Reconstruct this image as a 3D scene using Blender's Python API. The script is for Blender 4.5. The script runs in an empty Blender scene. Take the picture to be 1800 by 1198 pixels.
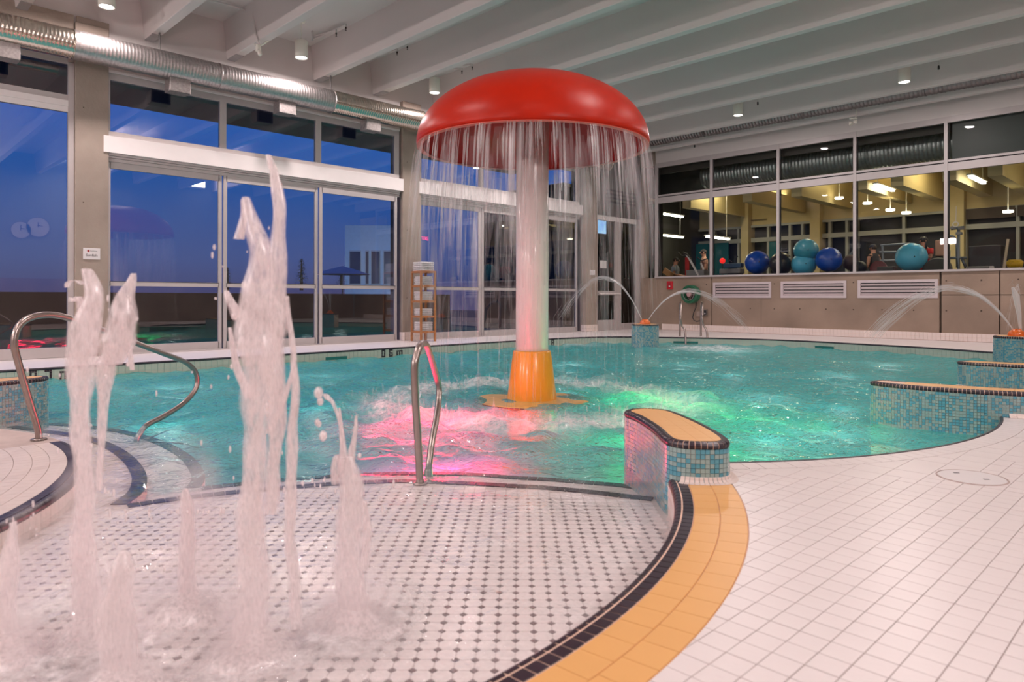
import bpy, bmesh, math, random
import numpy as np
from mathutils import Vector, Matrix
random.seed(7); rng = np.random.default_rng(7)
PI = math.pi
SC = bpy.context.scene
COL = SC.collection
# ------------------------------------------------------------------ camera
F = 1224.0; HC = 1.0; Y0 = 523.7; ROLL = math.radians(0.105); YAW = math.radians(45.56)
FW = (-math.sin(YAW), math.cos(YAW)); RT = (math.cos(YAW), math.sin(YAW))
cam = bpy.data.cameras.new('camera'); camo = bpy.data.objects.new('camera', cam); COL.objects.link(camo)
cam.sensor_width = 36; cam.lens = F / 1800 * 36; cam.shift_y = -(599 - Y0) / 1800
cam.clip_start = 0.05; cam.clip_end = 400
camo.matrix_world = Matrix.Translation((0, 0, HC)) @ Matrix.Rotation(YAW, 4, 'Z') @ Matrix.Rotation(PI/2, 4, 'X') @ Matrix.Rotation(ROLL, 4, 'Z')
cam.dof.use_dof = True; cam.dof.focus_distance = 8.0; cam.dof.aperture_fstop = 2.8
SC.camera = camo
# ------------------------------------------------------------------ view + world
SC.view_settings.view_transform = 'Standard'; SC.view_settings.look = 'None'
SC.view_settings.gamma = 1; SC.view_settings.use_curve_mapping = False
SC.view_settings.exposure = 0.0
SC.cycles.use_denoising = True
SC.cycles.use_adaptive_sampling = True; SC.cycles.adaptive_threshold = 0.02
SC.cycles.max_bounces = 9; SC.cycles.transparent_max_bounces = 40; SC.cycles.diffuse_bounces = 4
SC.cycles.glossy_bounces = 5; SC.cycles.transmission_bounces = 8; SC.cycles.sample_clamp_indirect = 4
SC.cycles.sample_clamp_direct = 0
W = bpy.data.worlds.new('dusk_sky'); SC.world = W; W.use_nodes = True
wn = W.node_tree; wn.nodes.clear()
wo = wn.nodes.new('ShaderNodeOutputWorld'); wb = wn.nodes.new('ShaderNodeBackground')
wt = wn.nodes.new('ShaderNodeTexCoord'); ws = wn.nodes.new('ShaderNodeSeparateXYZ'); wr = wn.nodes.new('ShaderNodeValToRGB')
wn.links.new(wt.outputs['Generated'], ws.inputs[0]); wn.links.new(ws.outputs['Z'], wr.inputs[0])
wn.links.new(wr.outputs[0], wb.inputs[0]); wn.links.new(wb.outputs[0], wo.inputs[0])
e = wr.color_ramp.elements
e[0].position = 0.0; e[0].color = (0.052, 0.055, 0.16, 1)
e[1].position = 1.0; e[1].color = (0.003, 0.03, 0.2, 1)
for p_, c_ in ((0.05, (0.05, 0.085, 0.27, 1)), (0.16, (0.016, 0.095, 0.38, 1)), (0.32, (0.002, 0.10, 0.52, 1))):
    k = e.new(p_); k.color = c_
wb.inputs[1].default_value = 1.0
# light strengths, all in one place
L_CAN, L_FILL, L_UP, L_RED, L_GREEN, L_POOL, L_GYM = 92, 63, 165, 44, 14, 9, 34
WARM = (1.0, 0.86, 0.84)
# ------------------------------------------------------------------ helpers
def ray(px, py):
    dx = px-900; dy = py-Y0; c, s = math.cos(ROLL), math.sin(ROLL)
    u = (dx*c+dy*s)/F; v = (-dx*s+dy*c)/F
    return (FW[0]+u*RT[0], FW[1]+u*RT[1], -v)
def onz(px, py, z=0.):
    r = ray(px, py); t = (z-HC)/r[2]; return Vector((t*r[0], t*r[1], z))
def onx(px, py, x):
    r = ray(px, py); t = x/r[0]; return Vector((x, t*r[1], HC+t*r[2]))
def ony(px, py, y):
    r = ray(px, py); t = y/r[1]; return Vector((t*r[0], y, HC+t*r[2]))
def atd(px, py, d):
    r = ray(px, py); return Vector((d*r[0], d*r[1], HC+d*r[2]))

MATS = {}
def mat(name, col, rough=0.5, metal=0.0, var=0.06, scale=6.0, bump=0.0, bscale=60.0, spec=0.5, coat=0.0, emit=0.0, ecol=None, detail=4.0, alpha=1.0, sss=0.0):
    if name in MATS: return MATS[name]
    m = bpy.data.materials.new(name); m.use_nodes = True; MATS[name] = m
    nt = m.node_tree; b = nt.nodes['Principled BSDF']
    tc = nt.nodes.new('ShaderNodeTexCoord'); n = nt.nodes.new('ShaderNodeTexNoise')
    n.inputs['Scale'].default_value = scale; n.inputs['Detail'].default_value = detail
    nt.links.new(tc.outputs['Object'], n.inputs['Vector'])
    mx = nt.nodes.new('ShaderNodeMix'); mx.data_type = 'RGBA'
    c = tuple(col)+(1,)
    mx.inputs[6].default_value = tuple(max(0, x*(1-var*1.6)) for x in col)+(1,)
    mx.inputs[7].default_value = tuple(min(1, x*(1+var*1.2)) for x in col)+(1,)
    nt.links.new(n.outputs['Fac'], mx.inputs[0]); nt.links.new(mx.outputs[2], b.inputs['Base Color'])
    b.inputs['Roughness'].default_value = rough; b.inputs['Metallic'].default_value = metal
    b.inputs['Specular IOR Level'].default_value = spec; b.inputs['Coat Weight'].default_value = coat
    b.inputs['Coat Roughness'].default_value = 0.12
    b.inputs['Alpha'].default_value = alpha
    if bump:
        n2 = nt.nodes.new('ShaderNodeTexNoise'); n2.inputs['Scale'].default_value = bscale; n2.inputs['Detail'].default_value = 5
        nt.links.new(tc.outputs['Object'], n2.inputs['Vector'])
        bp = nt.nodes.new('ShaderNodeBump'); bp.inputs['Strength'].default_value = bump; bp.inputs['Distance'].default_value = 0.01
        nt.links.new(n2.outputs['Fac'], bp.inputs['Height']); nt.links.new(bp.outputs[0], b.inputs['Normal'])
    if emit:
        b.inputs['Emission Color'].default_value = tuple(ecol or col)+(1,); b.inputs['Emission Strength'].default_value = emit
    return m
def srgb(r, g, b):
    f = lambda v: ((v/255)/12.92 if v/255 <= .04045 else ((v/255+.055)/1.055)**2.4)
    return (f(r), f(g), f(b))

class MB:
    """collects vertices and faces, links them as one mesh object"""
    def __init__(s): s.v = []; s.f = []; s.mi = []; s.cur = 0
    def add(s, vs, fs):
        o = len(s.v); s.v += [tuple(v) for v in vs]; s.f += [tuple(i+o for i in f) for f in fs]; s.mi += [s.cur]*len(fs); return s
    def box(s, c, d, rz=0.0, M=None):
        x, y, z = d[0]/2, d[1]/2, d[2]/2; vs = []
        for q in ((-x,-y,-z),(x,-y,-z),(x,y,-z),(-x,y,-z),(-x,-y,z),(x,-y,z),(x,y,z),(-x,y,z)):
            v = Vector(q)
            if M is not None: v = M @ v
            elif rz: v = Vector((v.x*math.cos(rz)-v.y*math.sin(rz), v.x*math.sin(rz)+v.y*math.cos(rz), v.z))
            vs.append(v+Vector(c))
        return s.add(vs, [(0,3,2,1),(4,5,6,7),(0,1,5,4),(1,2,6,5),(2,3,7,6),(3,0,4,7)])
    def span(s, a, b):
        a = Vector(a); b = Vector(b); return s.box((a+b)/2, (abs(b.x-a.x), abs(b.y-a.y), abs(b.z-a.z)))
    def prism(s, poly, z0, z1, bottom=True):
        n = len(poly); vs = [(p[0], p[1], z0) for p in poly]+[(p[0], p[1], z1) for p in poly]
        fs = [(i, (i+1) % n, (i+1) % n+n, i+n) for i in range(n)]+[tuple(range(n, 2*n))]
        if bottom: fs.append(tuple(range(n-1, -1, -1)))
        return s.add(vs, fs)
    def tube(s, pts, r, seg=10, closed=False, cap=True):
        pts = [Vector(p) for p in pts]; n = len(pts)
        rs = r if isinstance(r, (list, tuple, np.ndarray)) else [r]*n
        up = Vector((0, 0, 1)); vs = []; prev = None
        for i, p in enumerate(pts):
            a = pts[(i-1) % n] if (closed or i > 0) else p; b = pts[(i+1) % n] if (closed or i < n-1) else p
            t = (b-a); t = t.normalized() if t.length > 1e-9 else Vector((0, 0, 1))
            if prev is None:
                x = t.cross(up)
                if x.length < .05: x = t.cross(Vector((1, 0, 0)))
            else: x = prev-t*prev.dot(t)
            x.normalize(); prev = x; y = t.cross(x)
            for k in range(seg):
                g = 2*PI*k/seg; vs.append(p+(x*math.cos(g)+y*math.sin(g))*rs[i])
        fs = []
        for i in range(n if closed else n-1):
            j = (i+1) % n
            for k in range(seg):
                l = (k+1) % seg; fs.append((i*seg+k, i*seg+l, j*seg+l, j*seg+k))
        if cap and not closed:
            fs.append(tuple(range(seg-1, -1, -1))); fs.append(tuple((n-1)*seg+k for k in range(seg)))
        return s.add(vs, fs)
    def lathe(s, prof, c=(0, 0, 0), seg=32, M=None):
        vs = []; n = len(prof)
        for r, z in prof:
            for k in range(seg):
                g = 2*PI*k/seg; v = Vector((r*math.cos(g), r*math.sin(g), z))
                if M is not None: v = M @ v
                vs.append(v+Vector(c))
        fs = [(i*seg+k, i*seg+(k+1) % seg, (i+1)*seg+(k+1) % seg, (i+1)*seg+k) for i in range(n-1) for k in range(seg)]
        if n == 2 and prof[0][0] > .002 and abs(prof[0][1]-prof[1][1]) > 1e-6: fs.append(tuple(range(seg-1, -1, -1))); fs.append(tuple((n-1)*seg+k for k in range(seg)))
        return s.add(vs, fs)
    def ball(s, c, r, seg=16, rings=10, sc=(1, 1, 1)):
        pr = [(max(1e-7, math.sin(PI*i/rings))*1.0, -math.cos(PI*i/rings)) for i in range(rings+1)]
        pr[0] = (1e-7, -1); pr[-1] = (1e-7, 1)
        M = Matrix.Diagonal((r*sc[0], r*sc[1], r*sc[2])); return s.lathe(pr, c, seg, M)
    def mesh(s, name, m, smooth=False):
        me = bpy.data.meshes.new(name); me.from_pydata(s.v, [], s.f)
        for mm in (m if isinstance(m, (list, tuple)) else [m]): me.materials.append(mm)
        if isinstance(m, (list, tuple)): me.polygons.foreach_set('material_index', s.mi)
        if smooth: me.polygons.foreach_set('use_smooth', [True]*len(me.polygons))
        me.update(); return me
    def build(s, name, m, parent=None, smooth=False, bevel=0, bseg=2):
        return link(name, s.mesh(name, m, smooth), parent, bevel, bseg)
def link(name, me, parent=None, bevel=0, bseg=2):
    o = bpy.data.objects.new(name, me); COL.objects.link(o)
    if parent is not None:
        o.parent = parent
        o.matrix_parent_inverse = Matrix.Translation(-parent.location) if not any(parent.rotation_euler) else parent.matrix_basis.inverted()
    if bevel:
        b = o.modifiers.new('bevel', 'BEVEL'); b.width = bevel; b.segments = bseg; b.limit_method = 'ANGLE'
    return o
def tag(o, label=None, cat=None, group=None, kind=None):
    if label: o['label'] = label
    if cat: o['category'] = cat
    if group: o['group'] = group
    if kind: o['kind'] = kind
    return o
def empty(name, loc, label=None, cat=None, group=None, kind=None, rz=0.0):
    o = bpy.data.objects.new(name, None); COL.objects.link(o); o.location = loc; o.rotation_euler = (0, 0, rz)
    o.empty_display_size = .1
    return tag(o, label, cat, group, kind)
def struct(name, mb, m, **k):
    o = mb.build(name, m, **k); o['kind'] = 'structure'; return o
def inst(name, me, parent, M):
    o = bpy.data.objects.new(name, me); COL.objects.link(o); o.parent = parent
    o.matrix_basis = (Matrix.Translation(-parent.location) if parent is not None else Matrix()) @ M
    return o
def copy_tree(o, loc, rz=None, label=None):
    r = o.copy(); COL.objects.link(r); r.location = loc
    if rz is not None: r.rotation_euler = (0, 0, rz)
    if label: r['label'] = label
    def kids(a, b):
        for ch in [c for c in SC.objects if c.parent == a]:
            c2 = ch.copy(); COL.objects.link(c2); c2.parent = b; kids(ch, c2)
    kids(o, r); return r
def smoothloop(pts, n, closed=True):
    """Catmull-Rom through pts, resampled to n equal steps"""
    P = [np.array(p[:2], float) for p in pts]; m = len(P); out = []
    rngi = range(m) if closed else range(m-1)
    for i in rngi:
        a, b, c, d = (P[(i-1) % m], P[i], P[(i+1) % m], P[(i+2) % m]) if closed else (P[max(i-1, 0)], P[i], P[i+1], P[min(i+2, m-1)])
        for t in np.linspace(0, 1, 12, endpoint=False):
            out.append(.5*((2*b)+(-a+c)*t+(2*a-5*b+4*c-d)*t*t+(-a+3*b-3*c+d)*t**3))
    if closed: out.append(out[0])
    else: out.append(P[-1])
    A = np.array(out); seg = np.hypot(*np.diff(A, axis=0).T); cum = np.r_[0, np.cumsum(seg)]
    t = np.linspace(0, cum[-1], n+1); R = np.c_[np.interp(t, cum, A[:, 0]), np.interp(t, cum, A[:, 1])]
    return (R[:-1] if closed else R), cum[-1]
def inside(poly, x, y):
    poly = np.asarray(poly); x = np.asarray(x); y = np.asarray(y); r = np.zeros(x.shape, bool); n = len(poly); j = n-1
    for i in range(n):
        xi, yi = poly[i]; xj, yj = poly[j]
        c = ((yi > y) != (yj > y)) & (x < (xj-xi)*(y-yi)/(yj-yi+1e-12)+xi); r ^= c; j = i
    return r
def clip(poly, nx, ny, d):
    """keep the part of poly with nx*x+ny*y >= d"""
    out = []; n = len(poly)
    for i in range(n):
        a = poly[i]; b = poly[(i+1) % n]; fa = nx*a[0]+ny*a[1]-d; fb = nx*b[0]+ny*b[1]-d
        if fa >= 0: out.append(a)
        if (fa >= 0) != (fb >= 0):
            t = fa/(fa-fb); out.append((a[0]+(b[0]-a[0])*t, a[1]+(b[1]-a[1])*t))
    return out
def parea(p): return abs(sum(p[i][0]*p[(i+1) % len(p)][1]-p[(i+1) % len(p)][0]*p[i][1] for i in range(len(p))))/2
def text(name, s, size, M, m, parent, ext=0.001):
    cu = bpy.data.curves.new(name, 'FONT'); cu.body = s; cu.size = size; cu.extrude = ext; cu.align_x = 'CENTER'; cu.align_y = 'CENTER'
    cu.resolution_u = 2
    o = bpy.data.objects.new(name+'_tmp', cu); COL.objects.link(o)
    dg = bpy.context.evaluated_depsgraph_get(); me = bpy.data.meshes.new_from_object(o.evaluated_get(dg)); me.name = name
    me.transform(M); me.materials.clear(); me.materials.append(m)
    bpy.data.objects.remove(o); bpy.data.curves.remove(cu)
    return link(name, me, parent)
# ------------------------------------------------------------------ materials
M_DECK = mat('white_floor_tile', (0.80, 0.735, 0.725), .32, var=.04, scale=3, bump=.05)
M_GROUT = mat('pink_grout', (0.50, 0.40, 0.37), .85, var=.15, scale=9)
M_GROUT2 = mat('sand_grout', (0.80, 0.56, 0.44), .85, var=.12, scale=9)
M_ORANGE = mat('orange_tile', (0.77, 0.42, 0.150), .35, var=.05, scale=2.5)
M_ORANGE2 = mat('pale_orange_tile', (0.80, 0.46, 0.19), .4, var=.05, scale=2.5)
M_BLACK = mat('black_tile', (0.022, 0.012, 0.022), .34, var=.2, scale=9, spec=.6)
M_BLUE = mat('blue_mosaic', (0.10, 0.33, 0.42), .25, var=.22, scale=11)
M_GREY = mat('grey_mosaic', (0.30, 0.42, 0.41), .25, var=.14, scale=11)
M_WALLT = mat('pale_green_wall_tile', (0.52, 0.56, 0.47), .35, var=.08, scale=3)
M_OCT = mat('octagon_white', (0.84, 0.77, 0.76), .4, var=.05, scale=4)
M_DOT = mat('octagon_grey_dot', (0.23, 0.175, 0.18), .4, var=.25, scale=4)
M_PINKT = mat('pink_white_tile', (0.78, 0.68, 0.64), .4, var=.05, scale=4)
M_COVE = mat('cove_tile', (0.80, 0.68, 0.63), .4, var=.05, scale=4)
M_POOLF = mat('pool_floor_tile', (0.10, 0.60, 0.60), .5, var=.14, scale=1.2)
M_CONC = mat('concrete', (0.31, 0.225, 0.17), .8, var=.34, scale=.9, bump=.25, bscale=28, detail=8)
M_CONCD = mat('concrete_column', (0.34, 0.275, 0.23), .8, var=.22, scale=1.6, bump=.3, bscale=28, detail=8)
M_JOINT = mat('dark_joint', (0.09, 0.065, 0.05), .9)
M_PAINT = mat('white_paint', (0.66, 0.61, 0.595), .7, var=.03, scale=.6, bump=.05)
M_ALU = mat('anodised_aluminium', (0.50, 0.455, 0.45), .42, metal=.12, var=.04)
M_ALUW = mat('white_aluminium', (0.82, 0.76, 0.75), .4, var=.03)
M_ALUD = mat('shadow_gap', (0.03, 0.028, 0.03), .7)
M_STEEL = mat('brushed_steel', (0.40, 0.335, 0.31), .30, metal=1, var=.08, scale=20, bump=.04)
M_GALV = mat('galvanised_steel', (0.50, 0.46, 0.455), .40, metal=1, var=.28, scale=26, bump=.12, bscale=80)
M_GALV2 = mat('galvanised_box', (0.42, 0.38, 0.37), .5, metal=.8, var=.3, scale=30)
M_RED = mat('red_fibreglass', (0.42, 0.015, 0.003), .34, var=.14, scale=2.2, bump=.06, bscale=30, coat=.0, spec=.2)
M_REDIN = mat('dark_red_inside', (0.36, 0.012, 0.012), .4, var=.1, scale=3)
M_POST = mat('white_post', (0.74, 0.66, 0.63), .35, var=.04, scale=3, coat=.3)
M_CONE = mat('yellow_cone', (0.78, 0.30, 0.018), .28, var=.06, scale=3, coat=.3)
M_DISC = mat('yellow_disc', (0.60, 0.36, 0.10), .35, var=.35, scale=14)
M_DOME = mat('orange_nozzle', (0.80, 0.16, 0.02), .3, var=.12, scale=9, coat=.3)
M_CANW = mat('cream_can', (0.80, 0.76, 0.68), .45, var=.02)
M_LAMP = mat('lamp_face', (1, .95, .9), .5, emit=14, ecol=(1, .93, .9))
M_WOOD = mat('bamboo', (0.42, 0.165, 0.05), .45, var=.2, scale=14)
M_TOWEL = mat('white_towel', (0.80, 0.76, 0.77), .95, var=.08, scale=40, bump=.5, bscale=160)
M_DARK = mat('dark_plastic', (0.018, 0.018, 0.02), .45)
M_GREEN = mat('green_hose', (0.02, 0.14, 0.07), .45, var=.4, scale=30)
M_GREYP = mat('grey_plastic', (0.25, 0.24, 0.24), .5)
M_SIGNW = mat('sign_white', (0.72, 0.68, 0.68), .4, var=.01)
M_SIGNR = mat('sign_red', (0.55, 0.02, 0.03), .4, var=.02)
M_SKIN = mat('skin', (0.50, 0.24, 0.15), .55, var=.08)
M_HAIR = mat('dark_hair', (0.03, 0.018, 0.012), .7)
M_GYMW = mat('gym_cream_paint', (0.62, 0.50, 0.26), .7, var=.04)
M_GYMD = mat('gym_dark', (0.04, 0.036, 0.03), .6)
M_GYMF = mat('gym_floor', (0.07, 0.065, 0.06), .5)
M_NIGHT = mat('night_outside', (0.012, 0.014, 0.018), .6)
M_BLIND = mat('brown_blind', (0.10, 0.075, 0.06), .8)
M_LOUV = mat('vent_aluminium', (0.62, 0.53, 0.54), .4, metal=.3)
M_RENDER = mat('pale_render', (0.55, 0.55, 0.56), .8)

def glass_mat(name, ior, tint):
    m = bpy.data.materials.new(name); m.use_nodes = True; nt = m.node_tree; nt.nodes.clear()
    o = nt.nodes.new('ShaderNodeOutputMaterial'); t = nt.nodes.new('ShaderNodeBsdfTransparent'); g = nt.nodes.new('ShaderNodeBsdfGlossy')
    f = nt.nodes.new('ShaderNodeFresnel'); x = nt.nodes.new('ShaderNodeMixShader')
    t.inputs[0].default_value = tint; g.inputs['Roughness'].default_value = 0.0; g.inputs[0].default_value = (1, 1, 1, 1)
    f.inputs[0].default_value = ior
    nt.links.new(f.outputs[0], x.inputs[0]); nt.links.new(t.outputs[0], x.inputs[1]); nt.links.new(g.outputs[0], x.inputs[2]); nt.links.new(x.outputs[0], o.inputs[0])
    return m
M_GLASS = glass_mat('window_glass', 2.3, (.93, .96, .97, 1))
M_GLASSR = glass_mat('gym_window_glass', 1.35, (.90, .92, .90, 1))
# ------------------------------------------------------------------ lights of the room, with added fill lamps
def area(name, loc, sx, sy, power, col=WARM, rot=(0, 0, 0), spread=PI, shape='RECTANGLE'):
    l = bpy.data.lights.new(name, 'AREA'); l.shape = shape; l.size = sx; l.size_y = sy; l.energy = power; l.color = col; l.spread = spread
    o = bpy.data.objects.new(name, l); COL.objects.link(o); o.location = loc; o.rotation_euler = rot; return o
CANS = [(-12.45, 3.15), (-12.45, 6.5), (-12.45, 9.75), (-8.57, 16.4), (-4.76, 16.4), (-12.45, -.2), (-1.0, 16.4), (-12.45, 13.1)]
for x, y in CANS: area('can_light', (x, y, 5.615), .20, .20, L_CAN, shape='DISK')
# linear pendants added out of view to brighten the hall and ceiling
FILL_PENDS = [(-6.6, 1.6), (-2.2, 2.2), (-2.2, 6.6), (-6.6, -2.2), (-2.2, -2.2), (2.0, 2.2), (2.0, 6.6), (-2.2, 10.6)]
for x, y in FILL_PENDS:
    area('fill_pendant_light', (x, y, 5.84), 1.5, .30, L_FILL)
    area('fill_pendant_uplight', (x, y, 5.97), 1.5, .30, L_UP, rot=(PI, 0, 0))
# floodlights added behind the camera to brighten upright surfaces; two mirrored in the doors
FLOODS = []
def mir(px, py, X):
    r = ray(px, py); Xm = 2*(-13.56)-X; t = Xm/r[0]; return Vector((X, t*r[1], HC+t*r[2]))
for px, py in ((640, 355), (343, 321)): q = mir(px, py, 3.6); FLOODS.append((q.x, q.y, q.z, 0))
FLOODS += [(3.6, 2.0, 4.3, 0), (-1.5, -7.6, 4.3, 1), (-6.5, -7.6, 4.3, 1), (-11, -7.6, 4.3, 1)]
for x, y, z, k in FLOODS: area('fill_floodlight', (x-.08*(1-k), y+.08*k, z), .8, .35, 150, WARM, rot=(PI/2-.25, 0, PI/2 if k == 0 else 0))
# ------------------------------------------------------------------ outlines
XL, YR, ZW = -13.56, 19.12, -0.17
ZA, ZB, ZF = -0.205, -0.285, -0.66
C1 = (-4.64, 1.193); R_IN, R_GR, R_BK, R_MID, R_OUT = 3.272, 3.315, 3.37, 3.487, 3.605
C2 = (-4.895, 6.307); R2 = 3.673
CP = (-5.827, -1.458); RP_GR, RP_IN = 2.684, 2.634; ZP = -0.07
far_pts = [(-11.69, -4.0), (-11.69, 0), (-11.69, 4), (-11.69, 8), (-11.69, 11), (-11.68, 13.0), (-11.42, 14.25), (-10.85, 15.0), (-10.2, 15.45), (-9.35, 15.97),
           (-8.28, 16.42), (-6.9, 16.62), (-5.8, 16.48), (-4.43, 16.27), (-3.5, 15.93), (-2.99, 15.7), (-1.9, 15.05), (-.9, 14.0), (-.2, 12.6), (0.1, 11.0), (0.15, 9.4)]
fl, _ = smoothloop(far_pts, 200, closed=False)
near = [(C2[0]+R2*math.cos(a), C2[1]+R2*math.sin(a)) for a in np.linspace(.42, math.atan2(3.62-C2[1], -2.43-C2[0]), 60)]
c1a = [(C1[0]+R_IN*math.cos(a), C1[1]+R_IN*math.sin(a)) for a in np.linspace(math.atan2(2.2, 2.42), -PI/2, 60)]
POOL = [tuple(p) for p in fl]+[(-.2, 8.3), (-.9, 7.9)]+near+c1a+[(-7, -4.0)]
def smooth_line(pts, n): R, L = smoothloop(pts, n, closed=False); return [tuple(p) for p in R], L
w2 = lambda px, py, z: tuple(onz(px, py, z)[:2])
# edge of the paddling floor and of the step below it
tod = [w2(*p, ZA) for p in [(222, 886), (310, 873.5), (421, 861), (528, 852), (590, 847), (660, 844), (730, 843), (850, 848), (900, 851), (950, 853.5), (1000, 857.6), (1042, 861.7), (1092, 867.6), (1150, 874)]]
s1 = [w2(*p, ZA) for p in [(30, 748), (76, 755), (117, 760), (160, 768), (200, 781), (235, 803), (255, 828), (258, 850), (248, 868), (222, 886)]]
tod2 = [w2(*p, ZB) for p in [(352, 856), (440, 846), (531.5, 838), (610, 833), (680.5, 830), (780, 830), (838, 831.5), (910, 837), (967, 840), (1023.5, 844.5), (1092, 850), (1130, 856)]]
s2 = [w2(*p, ZB) for p in [(60, 742), (120, 745), (180, 750), (240, 761), (290, 776), (336, 801), (357, 826), (360, 842), (352, 856)]]
TOD, LT = smooth_line(tod, 200); S1, LS1 = smooth_line(s1, 90); TOD2, LT2 = smooth_line(tod2, 200); S2, LS2 = smooth_line(s2, 110)
behind = [(-1.2, 3.2), (-1.2, -3.8), (-9.5, -3.8)]
POLYA = S1[:-1]+TOD+behind+[(-9.5, 0.4)]
POLYB = S2[:-1]+TOD2+behind+[(-9.8, 0.8)]
# ------------------------------------------------------------------ deck
fl_root = empty('floor', (0, 0, 0), kind='structure')
# deck slab: strips outside the pool outline
m = MB()
# left strip, corner and far strips follow the outline; near side follows the curb
outl = [tuple(p) for p in fl]
for i in range(len(outl)-1):
    a, b = outl[i], outl[i+1]
    def push(p):
        if p[0] < -11.6 and p[1] < 13.5: return (XL-.3, p[1])
        d = Vector((p[0]+6.4, p[1]-10)); d.normalize(); t = 9
        q = (p[0]+d.x*12, p[1]+d.y*12); return q
    A, B = push(a), push(b)
    m.add([(a[0], a[1], -.004), (b[0], b[1], -.004), (B[0], B[1], -.004), (A[0], A[1], -.004)], [(0, 1, 2, 3)])
far_deck = m.build('far_deck_slab', M_DECK, fl_root); 
m = MB()
nearl = near[::-1]
fan = [(-.9, 7.9), (-.2, 8.3), (0.15, 9.4)]
cen = (4.0, 4.0)
line = fan[::-1]+near+[(C1[0]+(R_OUT-.03)*math.cos(a), C1[1]+(R_OUT-.03)*math.sin(a)) for a in np.linspace(math.atan2(2.33, 2.73), -PI/2, 80)]+[(-4.6, -9)]
for i in range(len(line)-1):
    a, b = line[i], line[i+1]
    da = Vector((a[0]+5, a[1]-3)).normalized()*14; db = Vector((b[0]+5, b[1]-3)).normalized()*14
    m.add([(a[0], a[1], -.006), (b[0], b[1], -.006), (b[0]+db.x, b[1]+db.y, -.006), (a[0]+da.x, a[1]+da.y, -.006)], [(0, 1, 2, 3)])
m.build('near_deck_grout_bed', M_GROUT, fl_root)

# white square tiles on the near deck
T = 0.09185; GX, GY = -0.798, 1.354; G = .0035
cells = []
def tile_poly(p, R=None):
    """clip a tile against the curb circle, the pool ring course"""
    for (c, r) in ((C1, R_OUT+.004), (C2, R2+.165)):
        cx = sum(q[0] for q in p)/len(p); cy = sum(q[1] for q in p)/len(p)
        dx, dy = cx-c[0], cy-c[1]; d = math.hypot(dx, dy)
        if c is C2 and (cy < 3.2 or cx < -2.6): continue
        if d > r+.2: continue
        dx /= d; dy /= d
        p = clip(p, dx, dy, dx*c[0]+dy*c[1]+r)
        if len(p) < 3: return None
    return p if parea(p) > 2e-4 else None
def in_view(x, y, z=0, mrg=40):
    d = x*FW[0]+y*FW[1]
    if d < .3: return False
    u = 900+(x*RT[0]+y*RT[1])/d*F; v = Y0-(z-HC)/d*F
    return -mrg < u < 1800+mrg and v < 1198+mrg
def blocked(cx, cy):
    return math.hypot(cx+.98, cy-4.57) < .12
whites = []
for i in range(-24, 60):
    for j in range(-8, 90):
        x0, y0 = GX+i*T, GY+j*T; cx, cy = x0+T/2, y0+T/2
        if not in_view(cx, cy) or blocked(cx, cy) or math.hypot(cx, cy) > 9: continue
        dC2 = math.hypot(cx-C2[0], cy-C2[1]); 
        if cy > 6.9 and cx < -.9: continue
        if math.hypot(cx-C1[0], cy-C1[1]) < R_OUT-.1: continue
        if dC2 < R2: continue
        big = (R2+.08 < dC2 < R2+.52) and cy > 3.9 and cx > -2.2
        if big: continue
        p = tile_poly([(x0+G/2, y0+G/2), (x0+T-G/2, y0+G/2), (x0+T-G/2, y0+T-G/2), (x0+G/2, y0+T-G/2)])
        if p: whites.append((math.hypot(cx, cy), p, cx, cy))
for i in range(-12, 30):
    for j in range(-2, 45):
        x0, y0 = GX+2*i*T, GY+2*j*T; S = 2*T
        subs = []
        for a in (0, 1):
            for b in (0, 1):
                cx, cy = x0+(a+.5)*T, y0+(b+.5)*T; dC2 = math.hypot(cx-C2[0], cy-C2[1])
                subs.append((R2+.08 < dC2 < R2+.52) and cy > 3.9 and cx > -2.2 and dC2 > R2 and not blocked(cx, cy) and in_view(cx, cy) and math.hypot(cx-C1[0], cy-C1[1]) > R_OUT-.1)
        if all(subs):
            p = tile_poly([(x0+G/2, y0+G/2), (x0+S-G/2, y0+G/2), (x0+S-G/2, y0+S-G/2), (x0+G/2, y0+S-G/2)])
            if p: whites.append((math.hypot(x0, y0), p, x0+T, y0+T))
        else:
            k = 0
            for a in (0, 1):
                for b in (0, 1):
                    if subs[k]:
                        xx, yy = x0+a*T, y0+b*T
                        p = tile_poly([(xx+G/2, yy+G/2), (xx+T-G/2, yy+G/2), (xx+T-G/2, yy+T-G/2), (xx+G/2, yy+T-G/2)])
                        if p: whites.append((math.hypot(xx, yy), p, xx, yy))
                    k += 1
whites.sort(key=lambda t: t[0])
full_me = MB().box((0, 0, 0), (T-G, T-G, .006)).mesh('floor_tile', M_DECK)
rest = MB(); cnt = 0
for d, p, cx, cy in whites:
    full = len(p) == 4 and abs(parea(p)-(T-G)**2) < 1e-7
    dz = random.uniform(-.0006, .0006)
    if cnt < 300:
        cnt += 1
        if full: inst('tile', full_me, fl_root, Matrix.Translation((sum(q[0] for q in p)/4, sum(q[1] for q in p)/4, -.003+dz)))
        else: MB().prism(p, -.006, dz, bottom=False).build('tile', M_DECK, fl_root)
    else: rest.prism(p, -.006, dz, bottom=False)
r_ = rest.build('tile_field', M_DECK, fl_root); r_['kind'] = 'stuff'
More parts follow.
